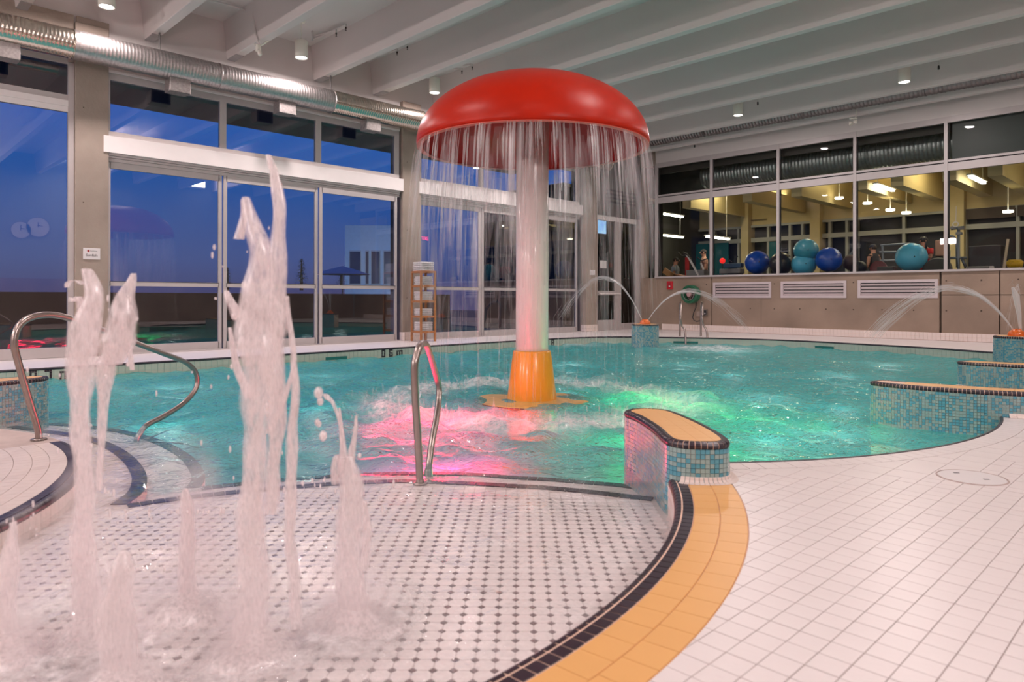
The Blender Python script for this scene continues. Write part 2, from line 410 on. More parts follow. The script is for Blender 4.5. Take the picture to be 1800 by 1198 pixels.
# ring course along the near pool edge with a thin black nosing
bm_ = MB(); ringm = []
a0 = math.atan2(3.75-C2[1], -2.25-C2[0]); a1 = .42; na = 46
for k in range(na):
    b0 = a0+(a1-a0)*k/na+.0006; b1 = a0+(a1-a0)*(k+1)/na-.0006
    q = lambda r, a: (C2[0]+r*math.cos(a), C2[1]+r*math.sin(a))
    if C2[1]+R2*math.sin(b0) > 7.05: continue
    MB().prism([q(R2+.012, b0), q(R2+.16, b0), q(R2+.16, b1), q(R2+.012, b1)], -.006, 0).build('edge_tile', M_DECK, fl_root)
pts = [(C2[0]+R2*math.cos(a), C2[1]+R2*math.sin(a), -.006) for a in np.linspace(a0, a1, 90)]
MB().tube(pts, .012, 8).build('black_nosing', M_BLACK, fl_root, smooth=True)
# ------------------------------------------------------------------ pool shell
pool = empty('pool_basin', (0, 0, 0), kind='structure')
m = MB(); n = len(POOL)
m.add([(p[0], p[1], -.30 if (math.hypot(p[0]-C1[0], p[1]-C1[1]) < R_IN+.01 and p[1] < 3.4) else -.004) for p in POOL]+[(p[0], p[1], ZF) for p in POOL], [(i, i+n, (i+1) % n+n, (i+1) % n) for i in range(n)])
m.build('basin_wall', mat('basin_wall', (.36, .58, .52), .5, var=.08), pool)
m = MB(); m.add([(-12.2, -4.2, ZF), (1, -4.2, ZF), (1, 17.5, ZF), (-12.2, 17.5, ZF)], [(0, 1, 2, 3)]); m.build('basin_floor', M_POOLF, pool)
# level B step and level A paddling floor
def rim_inset(line, off):
    L = np.array(line); t = np.gradient(L, axis=0); t /= np.hypot(*t.T)[:, None]+1e-9
    nrm = np.c_[t[:, 1], -t[:, 0]]; return L+nrm*off
MB().prism(POLYB, ZF, ZB-.004).build('step_block', M_OCT, pool)
MB().prism(POLYA, ZF, ZA-.003).build('paddling_block', mat('pale_grout', (.62, .54, .52), .85), pool)
# nosing tiles of the steps: black, each its own tile
def nosing(line, L, z, name, wid=.085, step=.067, side=1, m_=M_BLACK):
    n = int(L/step); R, _ = smoothloop(line, n, closed=False)
    for k in range(n):
        a, b = R[k], R[k+1]; t = (b-a)/(np.hypot(*(b-a))+1e-9); nr = np.array((t[1], -t[0]))*side
        g = .003
        a2 = a+t*g; b2 = b-t*g
        MB().prism([tuple(a2), tuple(b2), tuple(b2+nr*wid), tuple(a2+nr*wid)][::(1 if side < 0 else -1)], z-.03, z+.004).build(name, m_, pool)
nosing(TOD, LT, ZA, 'nosing_tile', side=1, wid=.075)
nosing(S1, LS1, ZA, 'nosing_tile', side=1, wid=.09)
nosing(TOD2, LT2, ZB, 'nosing_tile', side=1, wid=.075)
nosing(S2, LS2, ZB, 'nosing_tile', side=1, wid=.09)
# octagon and dot paving of the paddling floor (lattice at 45 degrees)
PT = 0.0665; u1 = np.array((math.cos(PI/4), math.sin(PI/4))); u2 = np.array((-u1[1], u1[0]))
org = np.array((-2.023, 2.009))
TODa = np.array(TOD); S1a = np.array(S1)
def dist_line(A, x, y): return np.hypot(A[:, 0]-x, A[:, 1]-y).min()
h = PT/2-.0012; c_ = PT*.232
octa = [(h, -h+c_), (h, h-c_), (h-c_, h), (-h+c_, h), (-h, h-c_), (-h, -h+c_), (-h+c_, -h), (h-c_, -h)]
octa_w = [(u1[0]*a+u2[0]*b, u1[1]*a+u2[1]*b) for a, b in octa]
dd = c_-.0022
dot_w = [(u1[0]*a+u2[0]*b, u1[1]*a+u2[1]*b) for a, b in ((dd, 0), (0, dd), (-dd, 0), (0, -dd))]
oct_me = MB().prism(octa_w, -.004, 0, bottom=False).mesh('octagon_tile', M_OCT)
dot_me = MB().prism(dot_w, -.004, .0003, bottom=False).mesh('dot_tile', M_DOT)
octs, dots = [], []; plain = MB(); NJ = 75
for i in range(-80, 60):
    for j in range(-45, 60):
        for kind, off in (('o', .5), ('d', 0)):
            p = org+u1*(i+off)*PT+u2*(j+off)*PT; x, y = p
            if math.hypot(x-C1[0], y-C1[1]) > R_IN-.04 or math.hypot(x-CP[0], y-CP[1]) < RP_GR+.06: continue
            if not inside(POLYA, x, y) or not in_view(x, y, ZA): continue
            d = min(dist_line(TODa, x, y), dist_line(S1a, x, y))
            if d < .12: continue
            border = d < .26 or math.hypot(x-CP[0], y-CP[1]) < RP_GR+.16
            if border:
                if kind == 'o': plain.prism([(x+a*.97+b*0, y+b*.97) for a, b in [(u1[0]*s*h+u2[0]*t*h, u1[1]*s*h+u2[1]*t*h) for s, t in ((1, -1), (1, 1), (-1, 1), (-1, -1))]], ZA-.004, ZA, bottom=False)
                continue
            dep = x*FW[0]+y*FW[1]; lat = x*RT[0]+y*RT[1]
            sc = dep+(.9 if 900+lat/dep*F < 560 and dep < 2.6 else 0)
            (octs if kind == 'o' else dots).append((sc, x, y))
plain.build('plain_tile_border', M_OCT, pool)['kind'] = 'stuff'
for lst, me, nm, mt_, w_ in ((octs, oct_me, 'octagon_tile', M_OCT, octa_w), (dots, dot_me, 'dot_tile', M_DOT, dot_w)):
    lst.sort(); rs = MB(); zt = .0003 if nm[0] == 'd' else 0
    for k, (_, x, y) in enumerate(lst):
        if k < 300: inst(nm, me, pool, Matrix.Translation((x, y, ZA)))
        else: rs.prism([(x+a, y+b) for a, b in w_], ZA-.004, ZA+zt, bottom=False)
    rs.build(nm+'_field', mt_, pool)['kind'] = 'stuff'
# ------------------------------------------------------------------ curb: black bullnose, black row, two orange rows
curb = empty('pool_curb', (C1[0]+R_IN, C1[1], 0), 'curved curb between paddling pool and white deck, black and orange tiles', 'curb')
qq = lambda r, a, z=0: (C1[0]+r*math.cos(a), C1[1]+r*math.sin(a), z)
ab0, ab1 = math.radians(-26), math.radians(45.5)
m = MB(); prof = [(R_IN+.012, -.34), (R_IN+.0115, -.03), (R_IN+.0125, -.019), (R_IN+.017, -.0075), (R_IN+.028, -.0022), (R_BK, -.0015), (R_BK+.001, -.005), (R_OUT+.005, -.005), (R_OUT+.005, -.34)]
NA = 160; vs = []
for k in range(NA+1):
    a = math.radians(-95)+(ab1+.02-math.radians(-95))*k/NA
    vs += [qq(r, a, z) for r, z in prof]
L5 = len(prof)
m.add(vs, [(k*L5+i, k*L5+i+1, (k+1)*L5+i+1, (k+1)*L5+i) for k in range(NA) for i in range(L5-1)]); m.build('curb_body', M_GROUT2, curb)
# pale tiles on the pool face of the curb
nb = int((ab1-ab0)*R_IN/.0665); pf = MB()
for k in range(nb):
    a = ab0+(ab1-ab0)*(k+.04)/nb; b = ab0+(ab1-ab0)*(k+.96)/nb
    for z0, z1 in ((-.095, -.034), (-.158, -.098), (-.22, -.161)):
        pf.add([qq(R_IN+.006, a, z0), qq(R_IN+.006, b, z0), qq(R_IN+.006, b, z1), qq(R_IN+.006, a, z1)], [(0, 1, 2, 3)])
pf.build('face_tiles', M_PINKT, curb)['kind'] = 'stuff'
# bullnose tiles and black row
nb = int((ab1-ab0)*R_GR/.0545); segs = 5
def arc_tile(r0, r1, a, b, zt, name, m_, bull=False):
    mb = MB()
    if bull:
        pr = [(R_IN+.010, -.032)]+[(R_IN+.028-.020*math.cos(t), -.024+.024*math.sin(t)) for t in np.linspace(0.1, PI/2, 6)]+[(r1, 0), (r1, -.02)]
    else: pr = [(r0, -.008), (r0, zt-.002), (r0+.002, zt), (r1-.002, zt), (r1, zt-.002), (r1, -.008)]
    n = len(pr); mid = (a+b)/2; vs = []
    for t in (a, mid, b): vs += [qq(r, t, z) for r, z in pr]
    fs = [(k*n+i, k*n+i+1, (k+1)*n+i+1, (k+1)*n+i) for k in range(2) for i in range(n-1)]
    fs += [tuple(range(n-1, -1, -1)), tuple(2*n+i for i in range(n))]
    mb.add(vs, fs); return mb.build(name, m_, curb, smooth=False)
for k in range(nb):
    a = ab0+(ab1-ab0)*k/nb; b = ab0+(ab1-ab0)*(k+1)/nb; g = .0034/R_GR
    arc_tile(R_IN, R_GR-.004, a+g, b-g, 0, 'bullnose_tile', M_BLACK, bull=True)
    arc_tile(R_GR+.004, R_BK-.002, a+g, b-g, .0012, 'black_tile', M_BLACK)
nb = int((ab1-ab0)*R_MID/.118)
for k in range(nb):
    a = ab0+(ab1-ab0)*k/nb; b = ab0+(ab1-ab0)*(k+1)/nb; g = .0012/R_GR
    if a < ab1-.01:
        arc_tile(R_BK+.002, R_MID-.0015, a+g, b-g, 0, 'orange_tile', M_ORANGE)
        arc_tile(R_MID+.0015, R_OUT-.001, a+g+.011, b-g+.011, 0, 'orange_tile', M_ORANGE)
# ------------------------------------------------------------------ far pool edge: black nosing line and tile band
fle = empty('pool_edge', (-11.69, 6, 0), 'far pool edge with black nosing and pale green tiles', 'pool edge')
FLs, LF = smoothloop(far_pts, 4000, closed=False)
_f = FLs[::16]; _t = np.gradient(_f, axis=0); _t /= np.hypot(*_t.T)[:, None]
MB().tube([(p[0]+t[1]*.006, p[1]-t[0]*.006, -.014) for p, t in zip(_f, _t)], .0185, 8).build('black_nosing', M_BLACK, fle, smooth=True)
tp = .0925; nt_ = int(LF/tp); R, _ = smoothloop(far_pts, nt_, closed=False); cnt = 0; rs = MB()
cen = np.array((-6.4, 8.0)); tl = []
for k in range(nt_):
    a, b = R[k], R[k+1]; mid = (a+b)/2
    if not in_view(mid[0], mid[1], 0, 60): continue
    t = (b-a)/np.hypot(*(b-a)); ang = math.atan2(t[1], t[0]); nr = np.array((t[1], -t[0]))
    for z0, z1 in ((-.118, -.030), (-.215, -.122)): tl.append((math.hypot(*mid), mid+nr*.002, ang, z0, z1))
tl.sort(key=lambda q: q[0])
wme = {}
for q in tl:
    _, mid, ang, z0, z1 = q; M_ = Matrix.Translation((mid[0], mid[1], (z0+z1)/2)) @ Matrix.Rotation(ang, 4, 'Z')
    if cnt < 290:
        cnt += 1; key = round(z1-z0, 3)
        if key not in wme: wme[key] = MB().box((0, 0, 0), (tp-.006, .010, z1-z0)).mesh('wall_tile', M_WALLT)
        inst('wall_tile', wme[key], fle, M_)
    else:
        v = MB().box((0, 0, 0), (tp-.006, .010, z1-z0)).v; rs.add([M_ @ Vector(p) for p in v], [(0,3,2,1),(4,5,6,7),(0,1,5,4),(1,2,6,5),(2,3,7,6),(3,0,4,7)])
rs.build('wall_tile_field', M_WALLT, fle)['kind'] = 'stuff'
# nosing joints: short pale gaps
# depth figures made of small black mosaic squares
FONT = {'0': ['111', '101', '101', '101', '111'], '.': ['0', '0', '0', '0', '1'], '6': ['111', '100', '111', '101', '111'], '7': ['111', '001', '001', '001', '001'],
        '8': ['111', '101', '111', '101', '111'], 'm': ['00000', '11111', '10101', '10101', '10101']}
def marker(s, pstart, px, label):
    root = empty('depth_marker', pstart, label, 'depth marker')
    x = 0.0; c = px; m = MB(); k0 = np.argmin(np.hypot(R[:, 0]-pstart[0], R[:, 1]-pstart[1]))
    p0 = np.array(R[k0]); t = R[k0+1]-R[k0]; t /= np.hypot(*t); nr = np.array((t[1], -t[0])); ang = math.atan2(t[1], t[0])
    for ch in s:
        if ch == ' ': x += c*2; continue
        g = FONT[ch]
        for r, row in enumerate(g):
            for q, v in enumerate(row):
                if v == '1': m.box((p0[0]+t[0]*(x+q*c)+nr[0]*.010, p0[1]+t[1]*(x+q*c)+nr[1]*.010, -.045-r*c*1.0), (c*.88, .006, c*.88), ang)
        x += c*(len(g[0])+1)
    o = m.build('figures', M_BLACK, root); return root
def edge_at(px, py): p = onz(px, py); return (p[0], p[1], 0)
marker('0 6 m', edge_at(669, 611.6), .030, 'black mosaic 0.6 m depth figure below the towel shelf')
marker('0 8 m', edge_at(961, 595), .032, 'black mosaic 0.8 m depth figure right of the mushroom post')
marker('0 7 m', edge_at(52, 648), .030, 'black mosaic 0.7 m depth figure behind the left round island')
# dark skimmer mouths just above the water
sk = []
for px, py, w_, nm in ((590, 616.5, .45, 'dark skimmer slot in pool wall left of the 0.6 m figure'), (1208, 592.6, .62, 'green skimmer slot below the pool ladder'), (1452, 600, .5, 'green skimmer slot below the middle wall vents')):
    p = onz(px, py); k0 = np.argmin(np.hypot(R[:, 0]-p[0], R[:, 1]-p[1])); t = R[k0+1]-R[k0]; ang = math.atan2(t[1], t[0]); nr = np.array((t[1], -t[0]))/np.hypot(*t)
    root = empty('skimmer_slot', (R[k0][0], R[k0][1], -.14), nm, 'skimmer')
    m = MB(); m.box((R[k0][0]+nr[0]*.012, R[k0][1]+nr[1]*.012, -.135), (w_, .012, .055), ang); m.build('slot_cover', mat('skimmer_green', (.01, .16, .14), .4), root)
# ------------------------------------------------------------------ mosaic islands
ZI = .218
def island(pts, label, loc, name='pool_island', zbot=-.62, cut=None, top_axis=0.0, cover=None, limit=300, step=.0257, pitch_b=.0325, cap=M_ORANGE2, ztop=ZI, cat='island'):
    root = empty(name, (loc[0], loc[1], zbot), label, cat)
    n0 = 400; L0, per = smoothloop(pts, n0)
    area2 = sum(L0[i][0]*L0[(i+1) % n0][1]-L0[(i+1) % n0][0]*L0[i][1] for i in range(n0))
    if area2 < 0: pts = pts[::-1]; L0, per = smoothloop(pts, n0)
    def offset(L, d):
        t = np.roll(L, -1, 0)-np.roll(L, 1, 0); t /= np.hypot(*t.T)[:, None]; return L-np.c_[t[:, 1], -t[:, 0]]*d   # inwards for CCW
    body = offset(L0, .008)
    m = MB(); m.prism([tuple(p) for p in body], zbot, ztop-.020); m.build('core', M_GROUT2, root)
    m = MB(); m.prism([tuple(p) for p in offset(L0, .048)], ztop-.03, ztop-.004); m.build('top_bed', M_GROUT2, root)
    # top tiles
    inner = offset(L0, .050); S = .092; ca, sa = math.cos(top_axis), math.sin(top_axis)
    cx, cy = inner.mean(0)
    for i in range(-12, 12):
        for j in range(-12, 12):
            q = [((i+a)*S+(1 if a == 0 else -1)*.0007, (j+b)*S+(1 if b == 0 else -1)*.0007) for a, b in ((0, 0), (1, 0), (1, 1), (0, 1))]
            q = [(cx+x*ca-y*sa, cy+x*sa+y*ca) for x, y in q]
            ins = inside(inner, [p[0] for p in q], [p[1] for p in q])
            mx, my = sum(p[0] for p in q)/4, sum(p[1] for p in q)/4
            if ins.any() or inside(inner, [mx], [my])[0]:
                for _ in range(2):
                    k = np.argmin(np.hypot(inner[:, 0]-mx, inner[:, 1]-my)); a = inner[k-1]; b = inner[(k+1) % n0]; t = (b-a)/np.hypot(*(b-a)); nr = np.array((-t[1], t[0]))
                    for kk in range(-6, 7):
                        pass
                # clip against tangents at the outline points nearest to the corners
                if not ins.all():
                    for p in list(q)+[(mx, my)]:
                        k = int(np.argmin(np.hypot(inner[:, 0]-p[0], inner[:, 1]-p[1]))); a = inner[k-1]; b = inner[(k+1) % n0]; t = (b-a)/np.hypot(*(b-a)); nr = np.array((-t[1], t[0]))
                        q = clip(q, nr[0], nr[1], nr[0]*inner[k][0]+nr[1]*inner[k][1])
                        if len(q) < 3: break
                if len(q) >= 3 and parea(q) > 1e-4: MB().prism(q, ztop-.006, ztop, bottom=False).build('top_tile', cap, root)
    # black cap tiles with a rounded nose
    nc = int(per/pitch_b); Lc, _ = smoothloop(pts, nc*2); prof = [(.004, -.038), (-.001, -.030), (-.002, -.018), (.004, -.007), (.014, -.001), (.028, .001), (.046, .0), (.046, -.01)]
    tt = np.roll(Lc, -1, 0)-np.roll(Lc, 1, 0); tt /= np.hypot(*tt.T)[:, None]; nn = np.c_[-tt[:, 1], tt[:, 0]]
    caps = []
    for k in range(nc):
        mb = MB(); vs = []; idx = [2*k, 2*k+1, (2*k+2) % (2*nc)]
        for e_, i_ in enumerate(idx):
            sh = (.0027 if e_ == 0 else -.0027 if e_ == 2 else 0)
            for o_, z_ in prof:
                p = Lc[i_]+nn[i_]*o_+tt[i_]*sh; vs.append((p[0], p[1], ztop+z_))
        npf = len(prof)
        fs = [(a*npf+i, a*npf+i+1, (a+1)*npf+i+1, (a+1)*npf+i) for a in range(2) for i in range(npf-1)]+[tuple(range(npf-1, -1, -1)), tuple(2*npf+i for i in range(npf))]
        mb.add(vs, fs); caps.append((math.hypot(*Lc[2*k+1]), mb))
    gp = [(.008, -.040), (.0025, -.030), (.0015, -.018), (.0065, -.009), (.015, -.0035), (.028, -.0015), (.050, -.0015)]; gb = MB(); gv = []
    for i_ in range(2*nc): gv += [(Lc[i_][0]+nn[i_][0]*o_, Lc[i_][1]+nn[i_][1]*o_, ztop+z_) for o_, z_ in gp]
    gl = len(gp); gb.add(gv, [(a*gl+i, a*gl+i+1, ((a+1) % (2*nc))*gl+i+1, ((a+1) % (2*nc))*gl+i) for a in range(2*nc) for i in range(gl-1)]); gb.build('cap_grout', M_GROUT2, root)
    caps.sort(key=lambda c: c[0]); rs = MB()
    for i, (_, mb) in enumerate(caps):
        if i < min(limit, 150): mb.build('cap_tile', M_BLACK, root)
        else: rs.add(mb.v, mb.f)
    if rs.v: rs.build('cap_tile_row', M_BLACK, root)['kind'] = 'stuff'
    # mosaic sides
    nm_ = int(per/step); Lm, _ = smoothloop(pts, nm_*2); tt = np.roll(Lm, -1, 0)-np.roll(Lm, 1, 0); tt /= np.hypot(*tt.T)[:, None]; nn = np.c_[tt[:, 1], -tt[:, 0]]
    zs = np.arange(ztop-.038-step/2, -.36, -step); tiles = []
    for k in range(nm_):
        p = Lm[2*k+1]; nr = nn[2*k+1]; face = -(p[0]*nr[0]+p[1]*nr[1])/math.hypot(*p)
        if face < -.15: continue
        for z in zs:
            if cut and not cut(p[0], p[1], z): continue
            tiles.append((math.hypot(*p)/max(face, .08), p-nr*.004, math.atan2(tt[2*k+1][1], tt[2*k+1][0]), z, z > -.19))
    tiles.sort(key=lambda q: (not q[4], q[0]))
    w = per/nm_-.0022; mes = [MB().box((0, 0, 0), (w, .010, step-.0022)).mesh('mosaic_tile', mm) for mm in (M_BLUE, M_GREY)]
    rest2 = MB(); r3 = random.Random(len(pts)*31+int(loc[0]*10))
    for i, (_, p, ang, z, _w) in enumerate(tiles):
        b = r3.random() < .47; M_ = Matrix.Translation((p[0], p[1], z)) @ Matrix.Rotation(ang, 4, 'Z')
        if i < limit: inst('mosaic_tile', mes[0 if b else 1], root, M_)
        else:
            rest2.cur = 0 if b else 1
            rest2.add([M_ @ Vector(q) for q in ((-w/2, -.005, -step/2+.001), (w/2, -.005, -step/2+.001), (w/2, -.005, step/2-.001), (-w/2, -.005, step/2-.001))], [(0, 1, 2, 3)])
    if rest2.v: rest2.build('mosaic_field', [M_BLUE, M_GREY], root)['kind'] = 'stuff'
    return root, L0
P1 = [(-2.905, 3.945), (-2.95, 4.06), (-2.905, 4.17), (-2.80, 4.225), (-2.68, 4.205), (-2.50, 4.09), (-2.31, 3.95), (-2.12, 3.79), (-1.985, 3.66), (-1.905, 3.555), (-1.90, 3.47), (-1.95, 3.40), (-2.02, 3.345), (-2.09, 3.325), (-2.165, 3.34), (-2.25, 3.41), (-2.41, 3.57), (-2.57, 3.71), (-2.75, 3.85)]
isl1, LI1 = island(P1, 'bean-shaped mosaic island with orange top at the head of the curb', (-2.4, 3.8), cut=None, top_axis=-.75)
P3 = [(-2.335, 7.07), (-2.345, 7.18), (-2.28, 7.29), (-2.0, 7.31), (-1.68, 7.34), (-1.40, 7.40), (-1.1, 7.52), (-.6, 7.75), (-.1, 7.9), (.3, 7.8), (.35, 7.6), (.1, 7.45), (-.4, 7.33), (-.85, 7.24), (-1.166, 7.165), (-1.345, 7.095), (-1.539, 7.03), (-1.751, 6.995), (-1.975, 6.985), (-2.16, 7.01)]
isl3, _ = island(P3, 'long mosaic island at the right with its tip in the water', (-1.2, 7.2), top_axis=.1)
P2_ = [(-2.33, 10.15), (-2.34, 10.28), (-2.24, 10.38), (-2.0, 10.42), (-1.6, 10.45), (-1.0, 10.5), (-.4, 10.6), (0, 10.55), (.05, 10.3), (-.3, 10.2), (-.9, 10.15), (-1.6, 10.10), (-2.0, 10.06), (-2.22, 10.06)]
isl2, _ = island(P2_, 'mosaic island farther back at the right frame edge, behind the long one', (-1.4, 10.25), top_axis=.1)
P4 = [(-7.75, .55), (-7.86, .95), (-7.93, 1.2), (-8.02, 1.42), (-8.14, 1.55), (-8.26, 1.54), (-8.32, 1.42), (-8.29, 1.2), (-8.22, .95), (-8.1, .5), (-8.0, .1), (-7.8, -.2), (-7.6, -.2), (-7.6, .1)]
isl4, _ = island(P4, 'rounded mosaic island at the left frame edge behind the steel rail', (-8.05, .9), top_axis=.2, cap=M_ORANGE2)
# white cove tiles where the first island stands on the deck
cove = MB(); n0 = len(LI1); tiles_c = 0
Lc, per = smoothloop(P1 if True else P1, 120)
a2 = sum(Lc[i][0]*Lc[(i+1) % 120][1]-Lc[(i+1) % 120][0]*Lc[i][1] for i in range(120))
if a2 < 0: Lc = Lc[::-1]
tt = np.roll(Lc, -1, 0)-np.roll(Lc, 1, 0); tt /= np.hypot(*tt.T)[:, None]; nn = np.c_[tt[:, 1], -tt[:, 0]]
for k in range(120):
    p = Lc[k]; d1 = math.hypot(p[0]-C1[0], p[1]-C1[1]); d2 = math.hypot(p[0]-C2[0], p[1]-C2[1])
    if d1 > R_GR+.01 and d2 > R2+.01 and p[1] < 3.7:
        j = (k+1) % 120; vs = []
        for i_, sh in ((k, .0012), (j, -.0012)):
            for o_, z_ in ((.0, .032), (.006, .030), (.010, .015), (.022, .006), (.048, .001)):
                q = Lc[i_]+nn[i_]*o_+tt[i_]*sh; vs.append((q[0], q[1], z_))
        MB().add(vs, [(a, a+5, a+6, a+1) for a in range(4)]).build('cove_tile', M_COVE, isl1)
# cove of the long island on the deck
P3l, per3 = smoothloop(P3, 330)
a3 = sum(P3l[i][0]*P3l[(i+1) % 330][1]-P3l[(i+1) % 330][0]*P3l[i][1] for i in range(330))
if a3 < 0: P3l = P3l[::-1]
tt = np.roll(P3l, -1, 0)-np.roll(P3l, 1, 0); tt /= np.hypot(*tt.T)[:, None]; nn = np.c_[tt[:, 1], -tt[:, 0]]
for k in range(330):
    p = P3l[k]; d2 = math.hypot(p[0]-C2[0], p[1]-C2[1])
    if d2 > R2+.02 and p[1] < 7.45 and p[0] < -.2 and nn[k][1] < 0 and k % 3 == 0:
        vs = []
        for i_, sh in ((k, .001), ((k+3) % 330, -.001)):
            for o_, z_ in ((.0, .034), (.008, .030), (.014, .015), (.028, .006), (.056, .001)):
                q = P3l[i_]+nn[i_]*o_+tt[i_]*sh; vs.append((q[0], q[1], z_))
        MB().add(vs, [(a, a+5, a+6, a+1) for a in range(4)]).build('cove_tile', M_COVE, isl3)
# round fountain pedestals with nozzle dome
def pedestal(c, zt, label):
    P = [(c[0]+.325*math.cos(a), c[1]+.325*math.sin(a)) for a in np.linspace(0, 2*PI, 24, endpoint=False)]
    r, _ = island(P, label, c, name='fountain_pedestal', ztop=zt, limit=300, step=.027, cat='fountain')
    m = MB(); m.lathe([(.125, 0), (.128, .02), (.118, .055), (.095, .085), (.055, .108), (.001, .115)], (c[0], c[1], zt), 24)
    o = m.build('nozzle_dome', M_DOME, r, smooth=True)
    m = MB()
    for a in (0, PI/2, PI, 3*PI/2):
        m.lathe([(.012, 0), (.012, .016), (.006, .018)], (c[0]+.05*math.cos(a), c[1]+.05*math.sin(a), zt+.105), 8)
    m.build('nozzle', M_DOME, o)
    return r
f1c = atd(1134, 569, 16.7); f2c = atd(1787, 590, 11.6)
ZP1 = .386
pedestal((f1c[0], f1c[1]), ZP1, 'round blue mosaic fountain pedestal near the far corner behind the falling water')
pedestal((f2c[0], f2c[1]), ZP1, 'round blue mosaic fountain pedestal at the right frame edge')
# ------------------------------------------------------------------ round platform of the steps at the left
plat = empty('step_platform', (CP[0], CP[1], -.3), 'round tiled platform at the left with black curved nosing', 'platform')
aP0, aP1 = math.radians(-5), math.radians(95)
def pq(r, a, z=0): return (CP[0]+r*math.cos(a), CP[1]+r*math.sin(a), z)
m = MB(); prof = [(.01, ZP-.005), (RP_GR+.03, ZP-.005), (RP_GR+.034, -.3)]; vs = []; n = 140
for k in range(n+1):
    a = 2*PI*k/n; vs += [pq(r, a, z) for r, z in prof]
m.add(vs, [(k*3+i, k*3+i+1, (k+1)*3+i+1, (k+1)*3+i) for k in range(n) for i in range(2)]); m.build('core', M_GROUT, plat)
def ptile(r0, r1, a, b, m_, name, prof=None, lift=0):
    pr = prof or [(r0, ZP-.006), (r0, ZP+lift), (r1, ZP+lift), (r1, ZP-.006)]; mid = (a+b)/2; vs = []; n = len(pr)
    for t in (a, mid, b): vs += [pq(r, t, z) for r, z in pr]
    return MB().add(vs, [(k*n+i, k*n+i+1, (k+1)*n+i+1, (k+1)*n+i) for k in range(2) for i in range(n-1)]+[tuple(range(n-1, -1, -1)), tuple(2*n+i for i in range(n))]).build(name, m_, plat)
M_RING = mat('ring_tile_pink', (.64, .54, .50), .45, var=.05)
nb = int((aP1-aP0)*RP_GR/.054)
bull = [(RP_GR+.003, ZP-.006), (RP_GR+.003, ZP)]+[(RP_GR+.018+.022*math.sin(t), ZP-.026+.026*math.cos(t)) for t in np.linspace(0, PI/2, 6)]+[(RP_GR+.04, ZP-.036)]
for k in range(nb):
    a = aP0+(aP1-aP0)*k/nb; b = aP0+(aP1-aP0)*(k+1)/nb; g = .0012/RP_GR
    ptile(0, 0, a+g, b-g, M_BLACK, 'bullnose_tile', prof=bull)
    ptile(RP_GR-.055, RP_GR-.003, a+g, b-g, M_BLACK, 'black_tile', lift=.001)
    ptile(0, 0, a+g*.7, b-g*.7, M_PINKT, 'face_tile', prof=[(RP_GR+.030, -.26), (RP_GR+.038, -.26), (RP_GR+.038, ZP-.039), (RP_GR+.030, ZP-.039)])
for r0, r1, w in ((RP_GR-.15, RP_GR-.058, .075), (RP_GR-.245, RP_GR-.153, .075), (RP_GR-.345, RP_GR-.248, .09), (RP_GR-.53, RP_GR-.348, .09)):
    nb = int((aP1-aP0)*r1/w)
    for k in range(nb):
        a = aP0+(aP1-aP0)*k/nb; b = aP0+(aP1-aP0)*(k+1)/nb; g = .0010/r1; ptile(r0, r1, a+g, b-g, M_RING, 'ring_tile')
rs = MB(); rd = MB()
for i in range(-90, 60):
    for j in range(-60, 60):
        for kind, off in (('o', .5), ('d', 0)):
            p = org+u1*(i+off)*PT+u2*(j+off)*PT
            if math.hypot(p[0]-CP[0], p[1]-CP[1]) > RP_GR-.565 or not in_view(p[0], p[1], ZP): continue
            if kind == 'o': rs.prism([(p[0]+a, p[1]+b) for a, b in octa_w], ZP-.005, ZP, bottom=False)
            else: rd.prism([(p[0]+a*1.5, p[1]+b*1.5) for a, b in dot_w], ZP-.005, ZP+.001, bottom=False)
if rs.v: rs.build('octagon_tile_field', M_RING, plat)['kind'] = 'stuff'
if rd.v: rd.build('dot_tile_field', M_DOT, plat)['kind'] = 'stuff'
# ------------------------------------------------------------------ manhole cover
mh = empty('drain_cover', (-.98, 4.57, 0), 'round white cover with two slots set in the white deck', 'drain cover')
m = MB(); m.lathe([(.0001, .0045), (.160, .0045), (.163, .003), (.163, -.002)], (-.98, 4.57, 0), 48); m.build('lid', M_SIGNW, mh)
m = MB(); m.tube([(-.98+.170*math.cos(a), 4.57+.170*math.sin(a), .001) for a in np.linspace(0, 2*PI, 48, endpoint=False)], .004, 6, closed=True); m.build('rim', M_GROUT, mh)
for px, py in ((1681, 832), (1734, 843.5)):
    p = onz(px, py); MB().box((p[0], p[1], .0046), (.03, .014, .002), .7).build('slot', M_ALUD, mh)
# ------------------------------------------------------------------ left wall with columns and glazing
wl = empty('wall_left', (XL, 8, 0), kind='structure')
MB().span((XL-.35, -8, 4.95), (XL, 19.2, 6.7)).build('fascia', M_PAINT, wl)
MB().span((XL-.02, -8, 5.0), (XL+.045, 2.93, 5.74)).build('concrete_header', M_CONCD, wl); MB().span((XL-.02, 2.97, 5.0), (XL+.045, 3.46, 5.74)).build('concrete_header', M_CONCD, wl)
